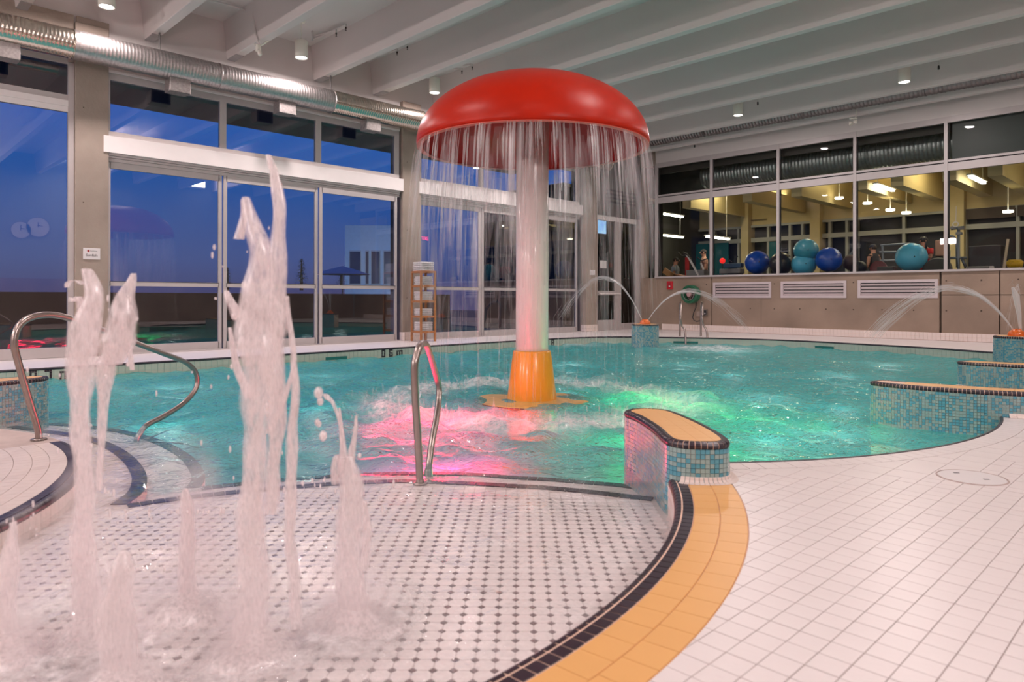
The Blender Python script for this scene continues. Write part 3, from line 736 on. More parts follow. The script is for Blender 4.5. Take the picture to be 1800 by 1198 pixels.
# wall of frames: every bay is a window with frame bars and panes
def bar(mb, y0, y1, z0, z1, dx=.06, x0=0.0): mb.span((XL+x0-.04, y0, z0), (XL+x0+dx, y1, z1))
def pane(y0, y1, z0, z1, parent, x=0.0, m_=M_GLASS):
    return MB().add([(XL+x, y0, z0), (XL+x, y1, z0), (XL+x, y1, z1), (XL+x, y0, z1)], [(0, 1, 2, 3)]).build('pane', m_, parent)
def bay(name, ys, zt=4.78, top=4.95):
    y0, y1 = ys[0][0], ys[-1][1]
    w = empty(name, (XL, y0, 0), kind='structure')
    for (a, b), nmm in zip(ys, range(9)):
        MB().span((XL-.05, a, 3.79), (XL+.03, b, zt)).build('mullion', M_ALU, w)
    MB().span((XL-.05, y0, zt), (XL+.03, y1, 4.93)).build('top_rail', M_ALU, w)
    MB().span((XL-.02, y0-.0, 4.905), (XL+.06, y1, 4.945)).build('ledge', M_ALUW, w)
    MB().span((XL-.05, y0, 3.78), (XL+.035, y1, 3.885)).build('transom_rail', M_ALUW, w)
    MB().span((XL-.05, y0-.06, 3.50), (XL+.13, y1+.06, 3.785)).build('door_header_box', M_ALUW, w, bevel=.004)
    for i, (z0, z1, d) in enumerate(((3.46, 3.498, .075), (3.42, 3.455, .055), (3.36, 3.415, .04))): MB().span((XL-.05, y0, z0), (XL+d, y1, z1)).build('track', M_ALU, w)
    for i in range(len(ys)-1):
        a, b = ys[i][1], ys[i+1][0]; x = (0, .0, .0)[i]
        pane(a, b, 3.885, zt, w)
        d = empty('door_panel', (XL, a, 0)); d.parent = w; d.matrix_parent_inverse = Matrix.Translation(-w.location)
        ox = (-.03, .0, .03)[i]
        aa, bb = a-.05, b+.05
        def B(y_0, y_1, z_0, z_1, nm): return MB().span((XL+ox-.02, y_0, z_0), (XL+ox+.035, y_1, z_1)).build(nm, M_ALU, d)
        B(aa, a+.012, .02, 3.36, 'stile'); B(b-.012, bb, .02, 3.36, 'stile')
        B(a, b, 3.25, 3.36, 'top_rail'); B(a, b, 1.20, 1.285, 'mid_rail'); B(a, b, .015, .155, 'bottom_rail')
        pane(a, b, .15, 1.21, d, ox+.005); pane(a, b, 1.28, 3.26, d, ox+.005)
        MB().span((XL+ox+.028, a, 1.274), (XL+ox+.037, b, 1.283)).build('gasket', M_ALUD, d)
    MB().span((XL-.06, y0, -.01), (XL+.10, y1, .018)).build('floor_track', M_ALU, w)
    return w
bay('window_1', [(3.42, 3.485), (5.375, 5.50), (7.40, 7.53), (9.42, 9.55)])
bay('window_2', [(10.13, 10.20), (12.10, 12.22), (14.05, 14.17), (15.92, 16.10)])
w0 = empty('window_3', (XL, 0, 0), kind='structure')
MB().span((XL-.05, 2.85, .0), (XL+.05, 2.935, 4.93)).build('mullion', M_ALU, w0)
MB().span((XL-.05, -3, 4.29), (XL+.03, 2.85, 4.385)).build('transom_rail', M_ALU, w0)
MB().span((XL-.05, -3, 4.19), (XL+.05, 2.85, 4.29)).build('header', M_ALUW, w0)
MB().span((XL-.05, -3, 4.10), (XL+.03, 2.85, 4.19)).build('door_head', M_ALUW, w0)
MB().span((XL-.05, -3, .0), (XL+.05, 2.85, .17)).build('bottom_rail', M_ALU, w0)
MB().span((XL-.05, -3, 4.90), (XL+.03, 2.85, 5.25)).build('top_rail', M_ALU, w0)
pane(-3, 2.85, .17, 4.10, w0); pane(-3, 2.85, 4.385, 4.92, w0)
MB().span((XL-.35, -8, -.3), (XL, -3, 6.3)).build('end_wall', M_PAINT, w0)
# columns
for k, (a, b, pr) in enumerate(((2.94, 3.44, .11), (9.60, 10.13, .11), (16.22, 16.75, .2))):
    c = empty('concrete_column', (XL, (a+b)/2, 0), ('concrete column between the tall left window and the sliding doors', 'concrete column behind the towel shelf', 'concrete column between the last sliding door and the glass door')[k], 'column')
    MB().span((XL-.4, a, 0), (XL+pr, b, 5.62)).build('shaft', M_CONCD, c, bevel=.008)
    if k:
        m = MB()
        for i in range(6):
            for j in range(2):
                ya = a-.012+(b-a+.024)*i/6; m.span((XL+pr, ya+.002, .002+j*.1), (XL+pr+.012, ya+(b-a+.024)/6-.002, .098+j*.1))
                if i < 2: m.span((XL+i*.1, a-.012, .002+j*.1), (XL+i*.1+.096, a, .098+j*.1))
        m.build('base_tiles', M_COVE, c)
    for z in (1.0, 2.6, 4.2): MB().box((XL+pr+.0005, a+.12, z), (.004, .02, .02)).build('tie_hole', M_JOINT, c)
# name sign on the first column
s0 = onx(146, 455, XL+.115); s1_ = onx(176, 436.5, XL+.115)
sg = empty('wall_sign', (XL+.12, (s0.y+s1_.y)/2, (s0.z+s1_.z)/2), 'small white sign with a red cross on the left concrete column', 'sign')
MB().span((XL+.108, s0.y, s0.z), (XL+.122, s1_.y, s1_.z)).build('plate', M_SIGNW, sg, bevel=.002)
MR = lambda x, y, z: Matrix.Translation((x, y, z)) @ Matrix(((0, 0, 1, 0), (1, 0, 0, 0), (0, 1, 0, 0), (0, 0, 0, 1)))
yc = (s0.y+s1_.y)/2; zc = (s0.z+s1_.z)/2; hh = s1_.z-s0.z; ww = s1_.y-s0.y
text('lettering', 'Sunfish', hh*.33, MR(XL+.1225, yc, zc-hh*.14), M_DARK, sg)
text('lettering', 'Red Cross', hh*.13, MR(XL+.1225, yc+ww*.12, zc+hh*.24), M_DARK, sg)
m = MB(); m.box((XL+.123, yc-ww*.2, zc+hh*.24), (.002, .012, .04)); m.box((XL+.123, yc-ww*.2, zc+hh*.24), (.002, .04, .012)); m.build('red_cross', M_SIGNR, sg)
a_ = onx(1037, 483, XL+.205); b_ = onx(1045.5, 474.5, XL+.205)
sg = empty('wall_sign', (XL+.205, a_.y, a_.z), 'small grey notice on the column beside the glass door', 'sign')
MB().span((XL+.2, a_.y, a_.z), (XL+.212, b_.y, b_.z)).build('plate', M_SIGNW, sg)
# ------------------------------------------------------------------ glass door and side light near the corner
d = empty('door_1', (XL, 17.6, 0), kind='structure')
DX = .05
ydoor = [onx(px, 500, XL+DX).y for px in (1048, 1054, 1077, 1083, 1091, 1117, 1124, 1131)]
zz = lambda py, px=1065: onx(px, py, XL+DX).z
MB().span((XL-.05, 16.75, 3.58), (XL+.12, YR, 5.65)).build('panel_above', mat('grey_wall_panel', (.12, .11, .105), .6), d)
for z in (4.0, 4.12, 4.24, 4.36): MB().span((XL+.12, 17.3, z), (XL+.15, 18.8, z+.05)).build('vent_slat', M_ALUD, d)
y = ydoor
MB().span((XL-.02, y[0]-.25, 0), (XL+.07, y[0]+.05, 3.58)).build('stile', M_ALU, d)
MB().span((XL-.02, y[2]+.1, 0), (XL+.07, y[4], 3.58)).build('stile', M_ALU, d)
MB().span((XL-.02, y[5], 0), (XL+.09, y[6], 3.58)).build('stile', M_ALU, d)
MB().span((XL-.02, y[0]-.25, 3.43), (XL+.08, YR, 3.60)).build('head', M_ALUW, d)
zr1, zr0 = zz(511), zz(518.5); zk1 = zz(562)
MB().span((XL-.01, y[0], zr0), (XL+.06, y[2]+.1, zr1)).build('mid_rail', M_ALU, d)
MB().span((XL+.10, y[0]+.05, zr0+.03), (XL+.13, y[3]+.15, zr0+.07)).build('push_bar', M_ALUW, d)
MB().span((XL-.01, y[0], .0), (XL+.06, y[2]+.1, zk1)).build('kick_rail', M_ALU, d)
MB().span((XL-.01, y[4], .0), (XL+.06, y[5], .2)).build('bottom_rail', M_ALU, d)
pane(y[0], y[2]+.1, zk1, zr0, d, .02, M_GLASSR); pane(y[0], y[2]+.1, zr1, 3.43, d, .02, M_GLASSR); pane(y[4], y[5], .2, 3.43, d, .02, M_GLASSR)
a_ = onx(1055, 471, XL+.06); b_ = onx(1066, 458, XL+.06)
nt_o = tag(MB().span((XL+.055, a_.y, a_.z), (XL+.062, b_.y, b_.z)).build('paper_notice', M_SIGNW), 'white paper notice stuck on the glass door', 'notice')
MB().span((XL-.3, y[6], 0), (XL+.25, YR+.3, 5.6)).build('corner_column', M_CONCD, d)
# little exit lamp seen through the last sliding door
# corridor behind the glass door, with a screen
cor = empty('wall_corridor', (XL-3, 18, 0), kind='structure')
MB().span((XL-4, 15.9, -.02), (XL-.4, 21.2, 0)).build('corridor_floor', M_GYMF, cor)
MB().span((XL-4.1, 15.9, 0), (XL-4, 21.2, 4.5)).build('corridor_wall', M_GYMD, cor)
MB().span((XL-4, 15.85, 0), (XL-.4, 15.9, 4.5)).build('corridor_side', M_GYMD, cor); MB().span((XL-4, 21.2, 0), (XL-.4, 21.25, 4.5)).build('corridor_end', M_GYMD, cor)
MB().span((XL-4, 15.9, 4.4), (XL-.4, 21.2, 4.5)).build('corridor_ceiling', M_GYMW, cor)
a_ = onx(1046, 409, XL-2.0); b_ = onx(1078, 388, XL-2.0)
tv = empty('television', (XL-2.0, (a_.y+b_.y)/2, a_.z), 'bright blue television hanging behind the glass door', 'television')
MB().span((XL-2.06, a_.y-.03, a_.z-.03), (XL-2.0, b_.y+.03, b_.z+.03)).build('casing', M_DARK, tv, bevel=.01)
tvm = mat('tv_picture', (.03, .33, .75), .4, var=.9, scale=3, emit=0)
nt = tvm.node_tree; bb = nt.nodes['Principled BSDF']; mxn = [q for q in nt.nodes if q.bl_idname == 'ShaderNodeMix'][0]
mxn.inputs[6].default_value = (.0, .18, .7, 1); mxn.inputs[7].default_value = (.5, .8, 1, 1); nt.links.new(mxn.outputs[2], bb.inputs['Emission Color']); bb.inputs['Emission Strength'].default_value = 1.2
MB().span((XL-2.0, a_.y, a_.z), (XL-1.995, b_.y, b_.z)).build('screen', tvm, tv)
MB().span((XL-2.1, (a_.y+b_.y)/2-.03, b_.z), (XL-2.04, (a_.y+b_.y)/2+.03, 4.4)).build('hanger', M_DARK, tv)
# ------------------------------------------------------------------ right wall: concrete panels, ribbon window, vents
wr_ = empty('wall_right', (-5, YR, 0), kind='structure')
MB().span((-14.2, YR+.05, -.3), (4.2, YR+.28, 1.66)).build('wall_core', M_JOINT, wr_)
xs = [-13.3, -10.86, -10.82, -9.275, -9.268, -4.775, -4.72, -3.58, -3.55, -1.2, -1.17, 1.3, 1.33, 3.9]
VENT = [(-10.79, -8.97), (-8.69, -6.92), (-6.64, -4.80)]
for a, b in ((-13.4, -10.855), (-10.83, -9.275), (-9.270, -4.775), (-4.725, -3.575), (-3.550, -1.2), (-1.175, 1.3), (1.325, 3.9)):
    if a < -4.9:
        holes = [v for v in VENT if v[0] >= a-.01 and v[1] <= b+.3]
        MB().span((a, YR, -.02), (b, YR+.06, 1.02)).build('concrete_panel', M_CONC, wr_)
        MB().span((a, YR, 1.48), (b, YR+.06, 1.664)).build('concrete_panel', M_CONC, wr_)
        segs_ = []; x = a
        for v in VENT:
            lo, hi = max(v[0], a), min(v[1], b)
            if hi <= lo: continue
            if lo > x: segs_.append((x, lo))
            x = hi
        if x < b: segs_.append((x, b))
        for p, q in segs_: MB().span((p, YR+.0005, 1.019), (q, YR+.06, 1.481)).build('concrete_pier', M_CONC, wr_)
    else:
        MB().span((a, YR, -.02), (b, YR+.06, 1.088)).build('concrete_panel', M_CONC, wr_)
        MB().span((a, YR, 1.102), (b, YR+.06, 1.664)).build('concrete_panel', M_CONC, wr_)
th = MB().lathe([(.0001, 0), (.018, 0), (.018, .004)], (0, 0, 0), 10).mesh('tie_hole', M_JOINT)
for px, py in ((1663.3, 493.3), (1725, 492), (1790, 490.7), (1663.5, 545.8), (1725, 546), (1606, 545), (1500, 544), (1550.5, 544), (1406, 542.7), (1452, 543), (1319, 542), (1280, 541), (1361, 542.6), (1242, 500), (1361, 498.5), (1500, 496.2)):
    p = ony(px, py, YR); inst('tie_hole', th, wr_, Matrix.Translation((p.x, YR-.001, p.z)) @ Matrix.Rotation(PI/2, 4, 'X'))
# cove of small tiles along the foot of the wall
cb = empty('baseboard_right', (-5, YR, 0), kind='structure')
tw = .0925; cv1 = MB().add([(0, 0, .092), (tw-.004, 0, .092), (tw-.004, 0, .178), (0, 0, .178)], [(0, 1, 2, 3)])
rs = MB(); k = 0; x = -12.6; rs2 = []
while x < 3:
    for z0, z1 in ((.098, .186), (.006, .094)):
        bx = MB().span((x+.002, YR-.03, z0), (x+tw-.002, YR-.018, z1))
        if -8.9 < x < -1.2 and k < 165: bx.build('cove_tile', M_COVE, cb)
        else: rs.add(bx.v, bx.f)
    k += 1; x += tw
rs.build('cove_tile_field', M_COVE, cb)['kind'] = 'stuff'
MB().span((-12.6, YR-.019, 0), (3, YR+.0, .188)).build('cove_bed', M_GROUT2, cb)
# ribbon window
ws_ = empty('window_4', (-5, YR, 1.7), kind='structure')
MUL = [(-12.86, -12.76), (-10.895, -10.815), (-8.81, -8.735), (-6.75, -6.68), (-4.675, -4.60), (-2.45, -2.38), (-.3, -.23), (1.9, 1.97)]
for a, b in MUL: MB().span((a, YR-.035, 1.66), (b, YR+.10, 5.35)).build('mullion', M_ALU, ws_)
MB().span((-12.86, YR-.05, 1.655), (2, YR+.14, 1.705)).build('sill', M_ALU, ws_)
MB().span((-12.86, YR-.02, 5.215), (2, YR+.10, 5.36)).build('head', M_ALU, ws_)
MB().span((-12.86, YR-.02, 4.274), (2, YR+.08, 4.33)).build('transom', M_ALU, ws_)
MB().span((-12.86, YR+.02, 4.245), (2, YR+.08, 4.274)).build('shadow_gap', M_ALUD, ws_)
MB().span((-12.86, YR-.02, 4.063), (2, YR+.08, 4.245)).build('spandrel', M_ALU, ws_)
for i in range(len(MUL)-1):
    a, b = MUL[i][1], MUL[i+1][0]
    for z0, z1 in ((1.7, 4.065), (4.33, 5.22)):
        MB().add([(a, YR+.01, z0), (b, YR+.01, z0), (b, YR+.01, z1), (a, YR+.01, z1)], [(0, 1, 2, 3)]).build('pane', M_GLASSR, ws_)
        MB().span((a, YR+.012, z0), (a+.03, YR+.05, z1)).build('gasket', M_ALUD, ws_)
MB().span((-14, YR-.02, 5.36), (4.2, YR+.3, 6.6)).build('upper_wall', M_PAINT, wr_)
MB().span((-13.5, YR-.05, 5.3), (-12.84, YR+.3, 5.9)).build('upper_corner', M_CONCD, wr_)
# three wall vents of long louvres
lv_ = [('left of the three long louvred wall vents', 0), ('middle one of the three long louvred wall vents', 1), ('right one of the three long louvred wall vents, behind the arching spray', 2)]
for (a, b), (lb, i) in zip(VENT, lv_):
    v = empty('wall_vent', ((a+b)/2, YR, 1.02), lb, 'vent', 'louvred vents below the gym window')
    for q in ((a, 1.02, a+.07, 1.48), (b-.07, 1.02, b, 1.48), (a+.07, 1.41, b-.07, 1.48), (a+.07, 1.02, b-.07, 1.085)):
        MB().span((q[0], YR-.025, q[1]), (q[2], YR+.03, q[3])).build('frame', M_LOUV, v)
    MB().span((a+.05, YR+.045, 1.05), (b-.05, YR+.05, 1.45)).build('backing', M_ALUD, v)
    for k in range(4):
        z = 1.115+k*.083
        MB().box(((a+b)/2, YR+.012, z), (b-a-.14, .010, .056), M=Matrix.Rotation(.35, 3, 'X')).build('louvre', M_LOUV, v)
# red call point, outlet boxes, hose reel, hose and mat
def wallbox(px0, py0, px1, py1, name, label, cat, m_, dep=.04, face=None):
    a = ony(px0, py1, YR-dep); b = ony(px1, py0, YR-dep)
    r = empty(name, ((a.x+b.x)/2, YR, a.z), label, cat)
    MB().span((a.x, YR-dep, a.z), (b.x, YR, b.z)).build('box', m_, r, bevel=.004)
    if face:
        w = b.x-a.x; h_ = b.z-a.z; MB().span((a.x+w*.18, YR-dep-.006, a.z+h_*.2), (b.x-w*.18, YR-dep, b.z-h_*.15)).build('cover', face, r)
        MB().box(((a.x+b.x)/2, YR-dep-.008, a.z+h_*.38), (w*.22, .006, h_*.16)).build('mark', M_SIGNW, r)
    return r
wallbox(1172, 494, 1182, 508.5, 'alarm_call_point', 'small red alarm call point on the concrete wall left of the hose reel', 'alarm', M_SIGNR, face=mat('alarm_red2', (.38, .015, .03), .4))
wallbox(1235.5, 543.5, 1243, 555, 'socket_box', 'grey socket box on the concrete wall right of the far ladder', 'socket', mat('socket_grey', (.16, .13, .11), .5), face=M_DARK)
wallbox(1224, 547, 1231, 556, 'socket_box', 'pale blank box on the concrete wall behind the ladder rail', 'socket', mat('socket_pale', (.33, .25, .21), .6), dep=.03)
rc = ony(1213.5, 517, YR-.22); rr = 16.5/F*(rc.x*FW[0]+rc.y*FW[1])
reel = empty('hose_reel', (rc.x, YR, rc.z), 'wall hose reel wound with green hose above the far ladder', 'hose reel')
m = MB(); MY = Matrix.Rotation(PI/2, 3, 'X')
for k in range(9):
    for j in range(3):
        m.tube([(rc.x+(rr-.02-j*.028)*math.cos(a), YR-.10-k*.024+.006*math.sin(3*a+k), rc.z+(rr-.02-j*.028)*math.sin(a)) for a in np.linspace(0, 2*PI, 26, endpoint=False)], .015, 6, closed=True)
m.build('coiled_hose', M_GREEN, reel, smooth=True)
MB().lathe([(.0001, 0), (.075, 0), (.075, .25), (.0001, .25)], (rc.x, YR-.07, rc.z), 20, MY).build('drum', mat('reel_pink', (.42, .25, .25), .5), reel, smooth=False)
for s in (0, .24): MB().lathe([(rr*.62, 0), (rr*.66, 0), (rr*.66, .012), (rr*.62, .012)], (rc.x, YR-.08-s, rc.z), 28, MY).build('rim', M_GREYP, reel)
MB().span((rc.x-.05, YR-.1, rc.z-.25), (rc.x+.05, YR, rc.z+.2)).build('bracket', M_DARK, reel)
def path_y(pts, Y): return [ony(px, py, Y) for px, py in pts]
m = MB(); m.tube(path_y([(1224, 531), (1223, 541), (1219, 550), (1217.5, 558), (1220, 563), (1225, 564.8), (1231, 563), (1235, 557), (1238, 552)], YR-.12), .014, 6)
m.build('hanging_loop', M_DARK, reel, smooth=True)
rk = empty('floor_squeegee', onz(1182, 579), 'green floor squeegee leaning with its stick on the concrete wall by the pedestal', 'squeegee')
a = onz(1163, 578); b = onz(1203, 579.5)
MB().tube([a+Vector((0, 0, .04)), (a+b)/2+Vector((0, 0, .07)), b+Vector((0, 0, .03))], [.05, .075, .04], 10).build('head', M_GREEN, rk, smooth=True)
MB().tube([onz(1165, 576)+Vector((0, 0, .06)), ony(1199, 540, YR-.05)], .014, 6).build('stick', mat('dark_green_stick', (.02, .05, .03), .5), rk)
# ------------------------------------------------------------------ ceiling: slab with long stems
ce = empty('ceiling', (-5, 8, 6.34), kind='structure')
MB().span((-14, -8, 6.34), (4.2, 19.4, 6.5)).build('slab', M_PAINT, ce)
STEMS = [-1.1, .7, 2.12, 4.03, 5.51, 7.36, 8.83, 10.58, 12.0, 13.82, 15.22, 17.12, 18.45]
for y in STEMS:
    m = MB(); vs = []
    for x in (XL+.001, 4.2):
        vs += [(x, y, 5.63), (x, y+.17, 5.63), (x, y+.24, 6.35), (x, y-.07, 6.35)]
    m.add(vs, [(0, 3, 2, 1), (4, 5, 6, 7), (0, 1, 5, 4), (1, 2, 6, 5), (2, 3, 7, 6), (3, 0, 4, 7)]); m.build('ceiling_beam', M_PAINT, ce, bevel=.012)
    MB().span((XL+.01, y+.01, 5.618), (XL+.42, y+.16, 5.632)).build('beam_end_shade', mat('shade_grey', (.32, .31, .31), .7), ce)  # dark plate stands in for the shading under each beam's wall end
# can lights
lab = ['leftmost can light hanging by the duct, cut by the frame top', 'can light hanging on a rod between the second and third ceiling beams', 'can light hanging just left of the mushroom cap',
       'can light near the far corner right of the mushroom', 'rightmost can light hanging over the gym window', None, None, None]
for i, (x, y) in enumerate(CANS):
    r = empty('can_light', (x, y, 5.62), lab[i] or 'can light hanging out of the photograph', 'lamp', 'cylindrical can lights of the ceiling')
    MB().lathe([(.104, 5.70), (.104, 5.63), (.118, 5.62), (.122, 5.625), (.122, 5.94), (.116, 5.955), (.001, 5.96)], (x, y, 0), 28).build('housing', M_CANW, r, smooth=True)
    MB().lathe([(.001, 5.64), (.104, 5.64)], (x, y, 0), 24).build('lamp_face', M_LAMP, r)
    MB().tube([(x, y, 5.95), (x, y, 6.34)], .008, 6).build('rod', M_CANW, r)
    MB().lathe([(.001, 6.30), (.06, 6.30), (.075, 6.325), (.075, 6.34)], (x, y, 0), 20).build('canopy', M_CANW, r)
for i, (x, y, z, k) in enumerate(FLOODS):
    r = empty('fill_floodlight', (x, y, z), 'added box floodlight behind the camera, brightens upright surfaces', 'lamp', 'added floodlights behind the camera')
    MB().box((x+.06*(1-k), y-.06*k, z), (.2 if k == 0 else .9, .9 if k == 0 else .2, .42)).build('housing', M_CANW, r, bevel=.01)
for x, y in FILL_PENDS:
    r = empty('fill_pendant', (x, y, 5.9), 'added white fill lamp, out of view over the near half of the hall', 'lamp', 'added fill pendants out of view')
    MB().box((x, y, 5.905), (1.56, .34, .10)).build('housing', M_CANW, r)
# conduits, sprinklers and a small camera under the beams
def conduit(pts, name, label, cat, r=.014, m_=M_PAINT, grp=None):
    o = MB().tube(pts, r, 8).build(name, m_, smooth=True); tag(o, label, cat, grp); return o
Z2 = 5.95
pz = lambda px, py, Y: ony(px, py, Y)
conduit([onz(365, 0, 6.28)+Vector((0, -.1, 0)), onz(400, 8, 6.28), onz(434, 19, 6.28)], 'ceiling_pipe', 'white pipe between the first beams, ending at the frame top', 'pipe', .018)
c_ = conduit([ony(436, -4, 5.47), ony(444, 18, 5.47), ony(449, 62, 5.47), ony(455, 77, 5.47)], 'ceiling_pipe', 'white conduit bent down the second beam to the small camera', 'pipe', .018)
cp = ony(457, 93, 5.47)
cr = empty('security_camera', cp, 'small cream camera hanging from the second ceiling beam', 'camera')
MB().tube([ony(448, 77, 5.45), ony(455, 80, 5.47), ony(462, 78, 5.6), ony(474, 70, 5.66)], .016, 8).build('bracket', M_CANW, cr, smooth=True)
MB().box(ony(454, 85, 5.47), (.09, .07, .11)).build('mount', M_CANW, cr, bevel=.01)
MB().tube([ony(455, 88, 5.47), ony(457, 95, 5.42)], [.03, .038], 12).build('lens_barrel', M_CANW, cr, smooth=True)
def sprinkler(p0, p1, label):
    r = empty('sprinkler', p1, label, 'sprinkler', 'sprinkler pipes between the ceiling beams')
    p0.z = min(p0.z, 6.30); q = Vector((p1.x, p1.y, p1.z)); up = Vector((p1.x, p1.y, p1.z+.1))
    MB().tube([p0, up+(p0-up).normalized()*.04, up, up-Vector((0, 0, .04))], .017, 8).build('pipe', M_PAINT, r, smooth=True)
    MB().lathe([(.016, -.0), (.016, .03), (.007, .03), (.007, -.03), (.018, -.035), (.001, -.04)], (p1.x, p1.y, p1.z+.02), 10).build('sprinkler_head', mat('brass_dark', (.06, .045, .04), .4, metal=.5), r)
for (ax, ay, bx, by, Y, lb) in ((548, 32, 608, 52, 7.1, 'upper of the two sprinkler pipes right of the hanging can light'), (552, 48, 591, 62, 7.0, 'lower of the two sprinkler pipes right of the hanging can light'),
    (702, 78, 716, 86, 8.6, 'upper sprinkler between the third and fourth beams'), (686, 91, 698, 95, 8.5, 'lower sprinkler between the third and fourth beams'),
    (815, 112, 830, 121, 10.3, 'upper sprinkler pipe above the left side of the mushroom cap'), (797, 121, 812, 128, 10.2, 'lower sprinkler pipe above the left side of the mushroom cap')):
    sprinkler(ony(ax, ay, Y), ony(bx, by, Y), lb)
MB_ = MB().tube([ony(549, 47, 6.9), ony(549, 72, 6.9)], .02, 8).build('sprinkler_drop', M_PAINT, smooth=True); tag(MB_, 'short vertical white pipe beside the hanging can light', 'pipe')
for px, py, Y, lb in ((1212, 72, 12.6, 'tiny sprinkler hanging above the right of the mushroom'), (1332, 182, 16.3, 'tiny sprinkler right of the corner can light'), (1650, 119, 16.3, 'tiny sprinkler right of the rightmost can light'), (1221, 257, 18.9, 'tiny sprinkler on the white face above the gym window')):
    p = ony(px, py, Y); r = empty('sprinkler', p, lb, 'sprinkler')
    MB().tube([p+Vector((0, 0, .18)), p+Vector((0, 0, .04))], .008, 6).build('drop', M_PAINT, r); MB().lathe([(.001, -.04), (.02, -.035), (.02, .03), (.012, .045)], p, 8).build('sprinkler_head', M_DARK, r)
# twin spot on the far beam
p = ony(1500, 213, 18.3)
ts = empty('twin_spot', p, 'white twin emergency spot hanging under the far ceiling beam', 'lamp')
MB().tube([ony(1505, 193, 18.3), ony(1505, 204, 18.3), p+Vector((0, 0, .03))], .012, 6).build('arm', M_CANW, ts)
MB().tube([ony(1493, 208, 18.3), ony(1507, 208, 18.3)], .02, 6).build('crossbar', M_CANW, ts)
for px in (1496, 1503): MB().lathe([(.02, .06), (.05, .02), (.055, -.03), (.001, -.02)], ony(px, 214+(px == 1496)*3, 18.3), 12, Matrix.Rotation(.6 if px == 1503 else -.5, 3, 'Y')).build('spot_head', M_CANW, ts)
# ------------------------------------------------------------------ spiral ducts
def ribbed(name, label, axis, c, r, a0, a1, m_, nsec, rib=.055, hgt=.0018):
    root = empty(name, (c[0], c[1] if axis == 'Y' else c[1], c[2]), label, 'duct')
    L = (a1-a0)/nsec
    for s in range(nsec):
        pr = []; t = a0+s*L+.01; end = a0+(s+1)*L-.01
        pr.append((r-.004, t)); x = t+.02
        while x < end-.03:
            pr += [(r, x), (r, x+rib-.016), (r+hgt, x+rib-.011), (r+hgt, x+rib-.005)]; x += rib
        pr += [(r, end-.006), (r+.012, end), (r+.012, end+.015), (r-.004, end+.018)]
        M = (Matrix.Rotation(-PI/2, 3, 'X') if axis == 'Y' else Matrix.Rotation(PI/2, 3, 'Y'))
        cc = (c[0], 0, c[2]) if axis == 'Y' else (0, c[1], c[2])
        MB().lathe(pr, cc, 36, M).build('duct_section', m_[s % len(m_)], root, smooth=True)
    return root
M_GALVB = mat('galvanised_bright', (.66, .58, .50), .2, metal=1, var=.2, scale=14, bump=.06, bscale=50)
dct = ribbed('spiral_duct', 'large ribbed silver duct running along the top of the left windows', 'Y', (-13.02, 6, 5.09), .235, -4.2, 16.8, [M_GALV, M_GALV, M_GALVB], 9)
MB().lathe([(.001, 0), (.235, 0)], (-13.02, 16.8, 5.09), 36, Matrix.Rotation(-PI/2, 3, 'X')).build('end_cap', M_GALV, dct)
for y in (.8, 4.12, 7.46, 10.7, 13.9):
    MB().tube([(-13.02, y, 5.32), (-13.02, y, 5.63)], .016, 8).build('hanger', mat('hanger_grey', (.16, .15, .15), .5, metal=.5), dct)
regs = [(12, 92, 'register box under the duct cut by the left frame edge'), (316, 151, 'register box under the duct over the first sliding door'), (504, 188, 'register box under the duct, second from the left column'), (655, 219, 'register box under the duct, nearest the mushroom cap')]
for px, py, lb in regs:
    y = onx(px, py, -13.0).y; r = empty('duct_register', (-13.02, y, 4.78), lb, 'register', 'register boxes under the large duct')
    MB().span((-13.19, y-.19, 4.635), (-12.92, y+.16, 4.875)).build('box', M_GALV2, r, bevel=.006)
    MB().span((-13.205, y-.15, 4.66), (-13.19, y+.12, 4.84)).build('grille', M_ALUD, r)
ribbed('spiral_duct', 'thin ribbed duct running along the ceiling above the gym window', 'X', (-5, 18.0, 5.87), .20, -13.3, 3.75, [mat('galvanised_dull', (.30, .27, .27), .45, metal=.9, var=.2, scale=20)], 6, rib=.09, hgt=.008)
# ------------------------------------------------------------------ what stands outside the left windows
og = empty('terrace', (-20, 5, -.1), kind='structure')
MB().span((-60, -30, -.3), (XL-.36, 40, -.08)).build('terrace_floor', mat('terrace_floor_dark', (.06, .055, .05), .8), og)
MB().span((-19.2, -30, -.1), (-18.9, 15.5, 1.12)).build('terrace_wall', mat('terrace_concrete', (.15, .125, .095), .9, var=.2, scale=1.0), og)
MB().span((-16.3, -10, 5.05), (XL-.35, 16.0, 5.5)).build('roof_overhang', mat('soffit_brown', (.20, .17, .15), .8), og)
bl = empty('apartment_building', (-40, 20, 0), 'pale rendered building with dark windows seen through the third sliding door', 'building')
a_ = atd(612, 500, 46); b_ = atd(690, 395, 46)
def slab_view(x0, y0, x1, y1, d0, m_, name, parent, th=.5):
    A = atd(x0, y1, d0); B = atd(x1, y1, d0); z1 = atd((x0+x1)/2, y0, d0).z; n_ = Vector((FW[0], FW[1], 0))*th
    mb = MB(); mb.add([(A.x, A.y, A.z), (B.x, B.y, B.z), (B.x+n_.x, B.y+n_.y, B.z), (A.x+n_.x, A.y+n_.y, A.z), (A.x, A.y, z1), (B.x, B.y, z1), (B.x+n_.x, B.y+n_.y, z1), (A.x+n_.x, A.y+n_.y, z1)], [(0, 3, 2, 1), (4, 5, 6, 7), (0, 1, 5, 4), (1, 2, 6, 5), (2, 3, 7, 6), (3, 0, 4, 7)])
    return mb.build(name, m_, parent)
slab_view(606, 396, 700, 530, 46, mat('building_dusk', (.62, .74, .85), .8), 'wall', bl, 8)
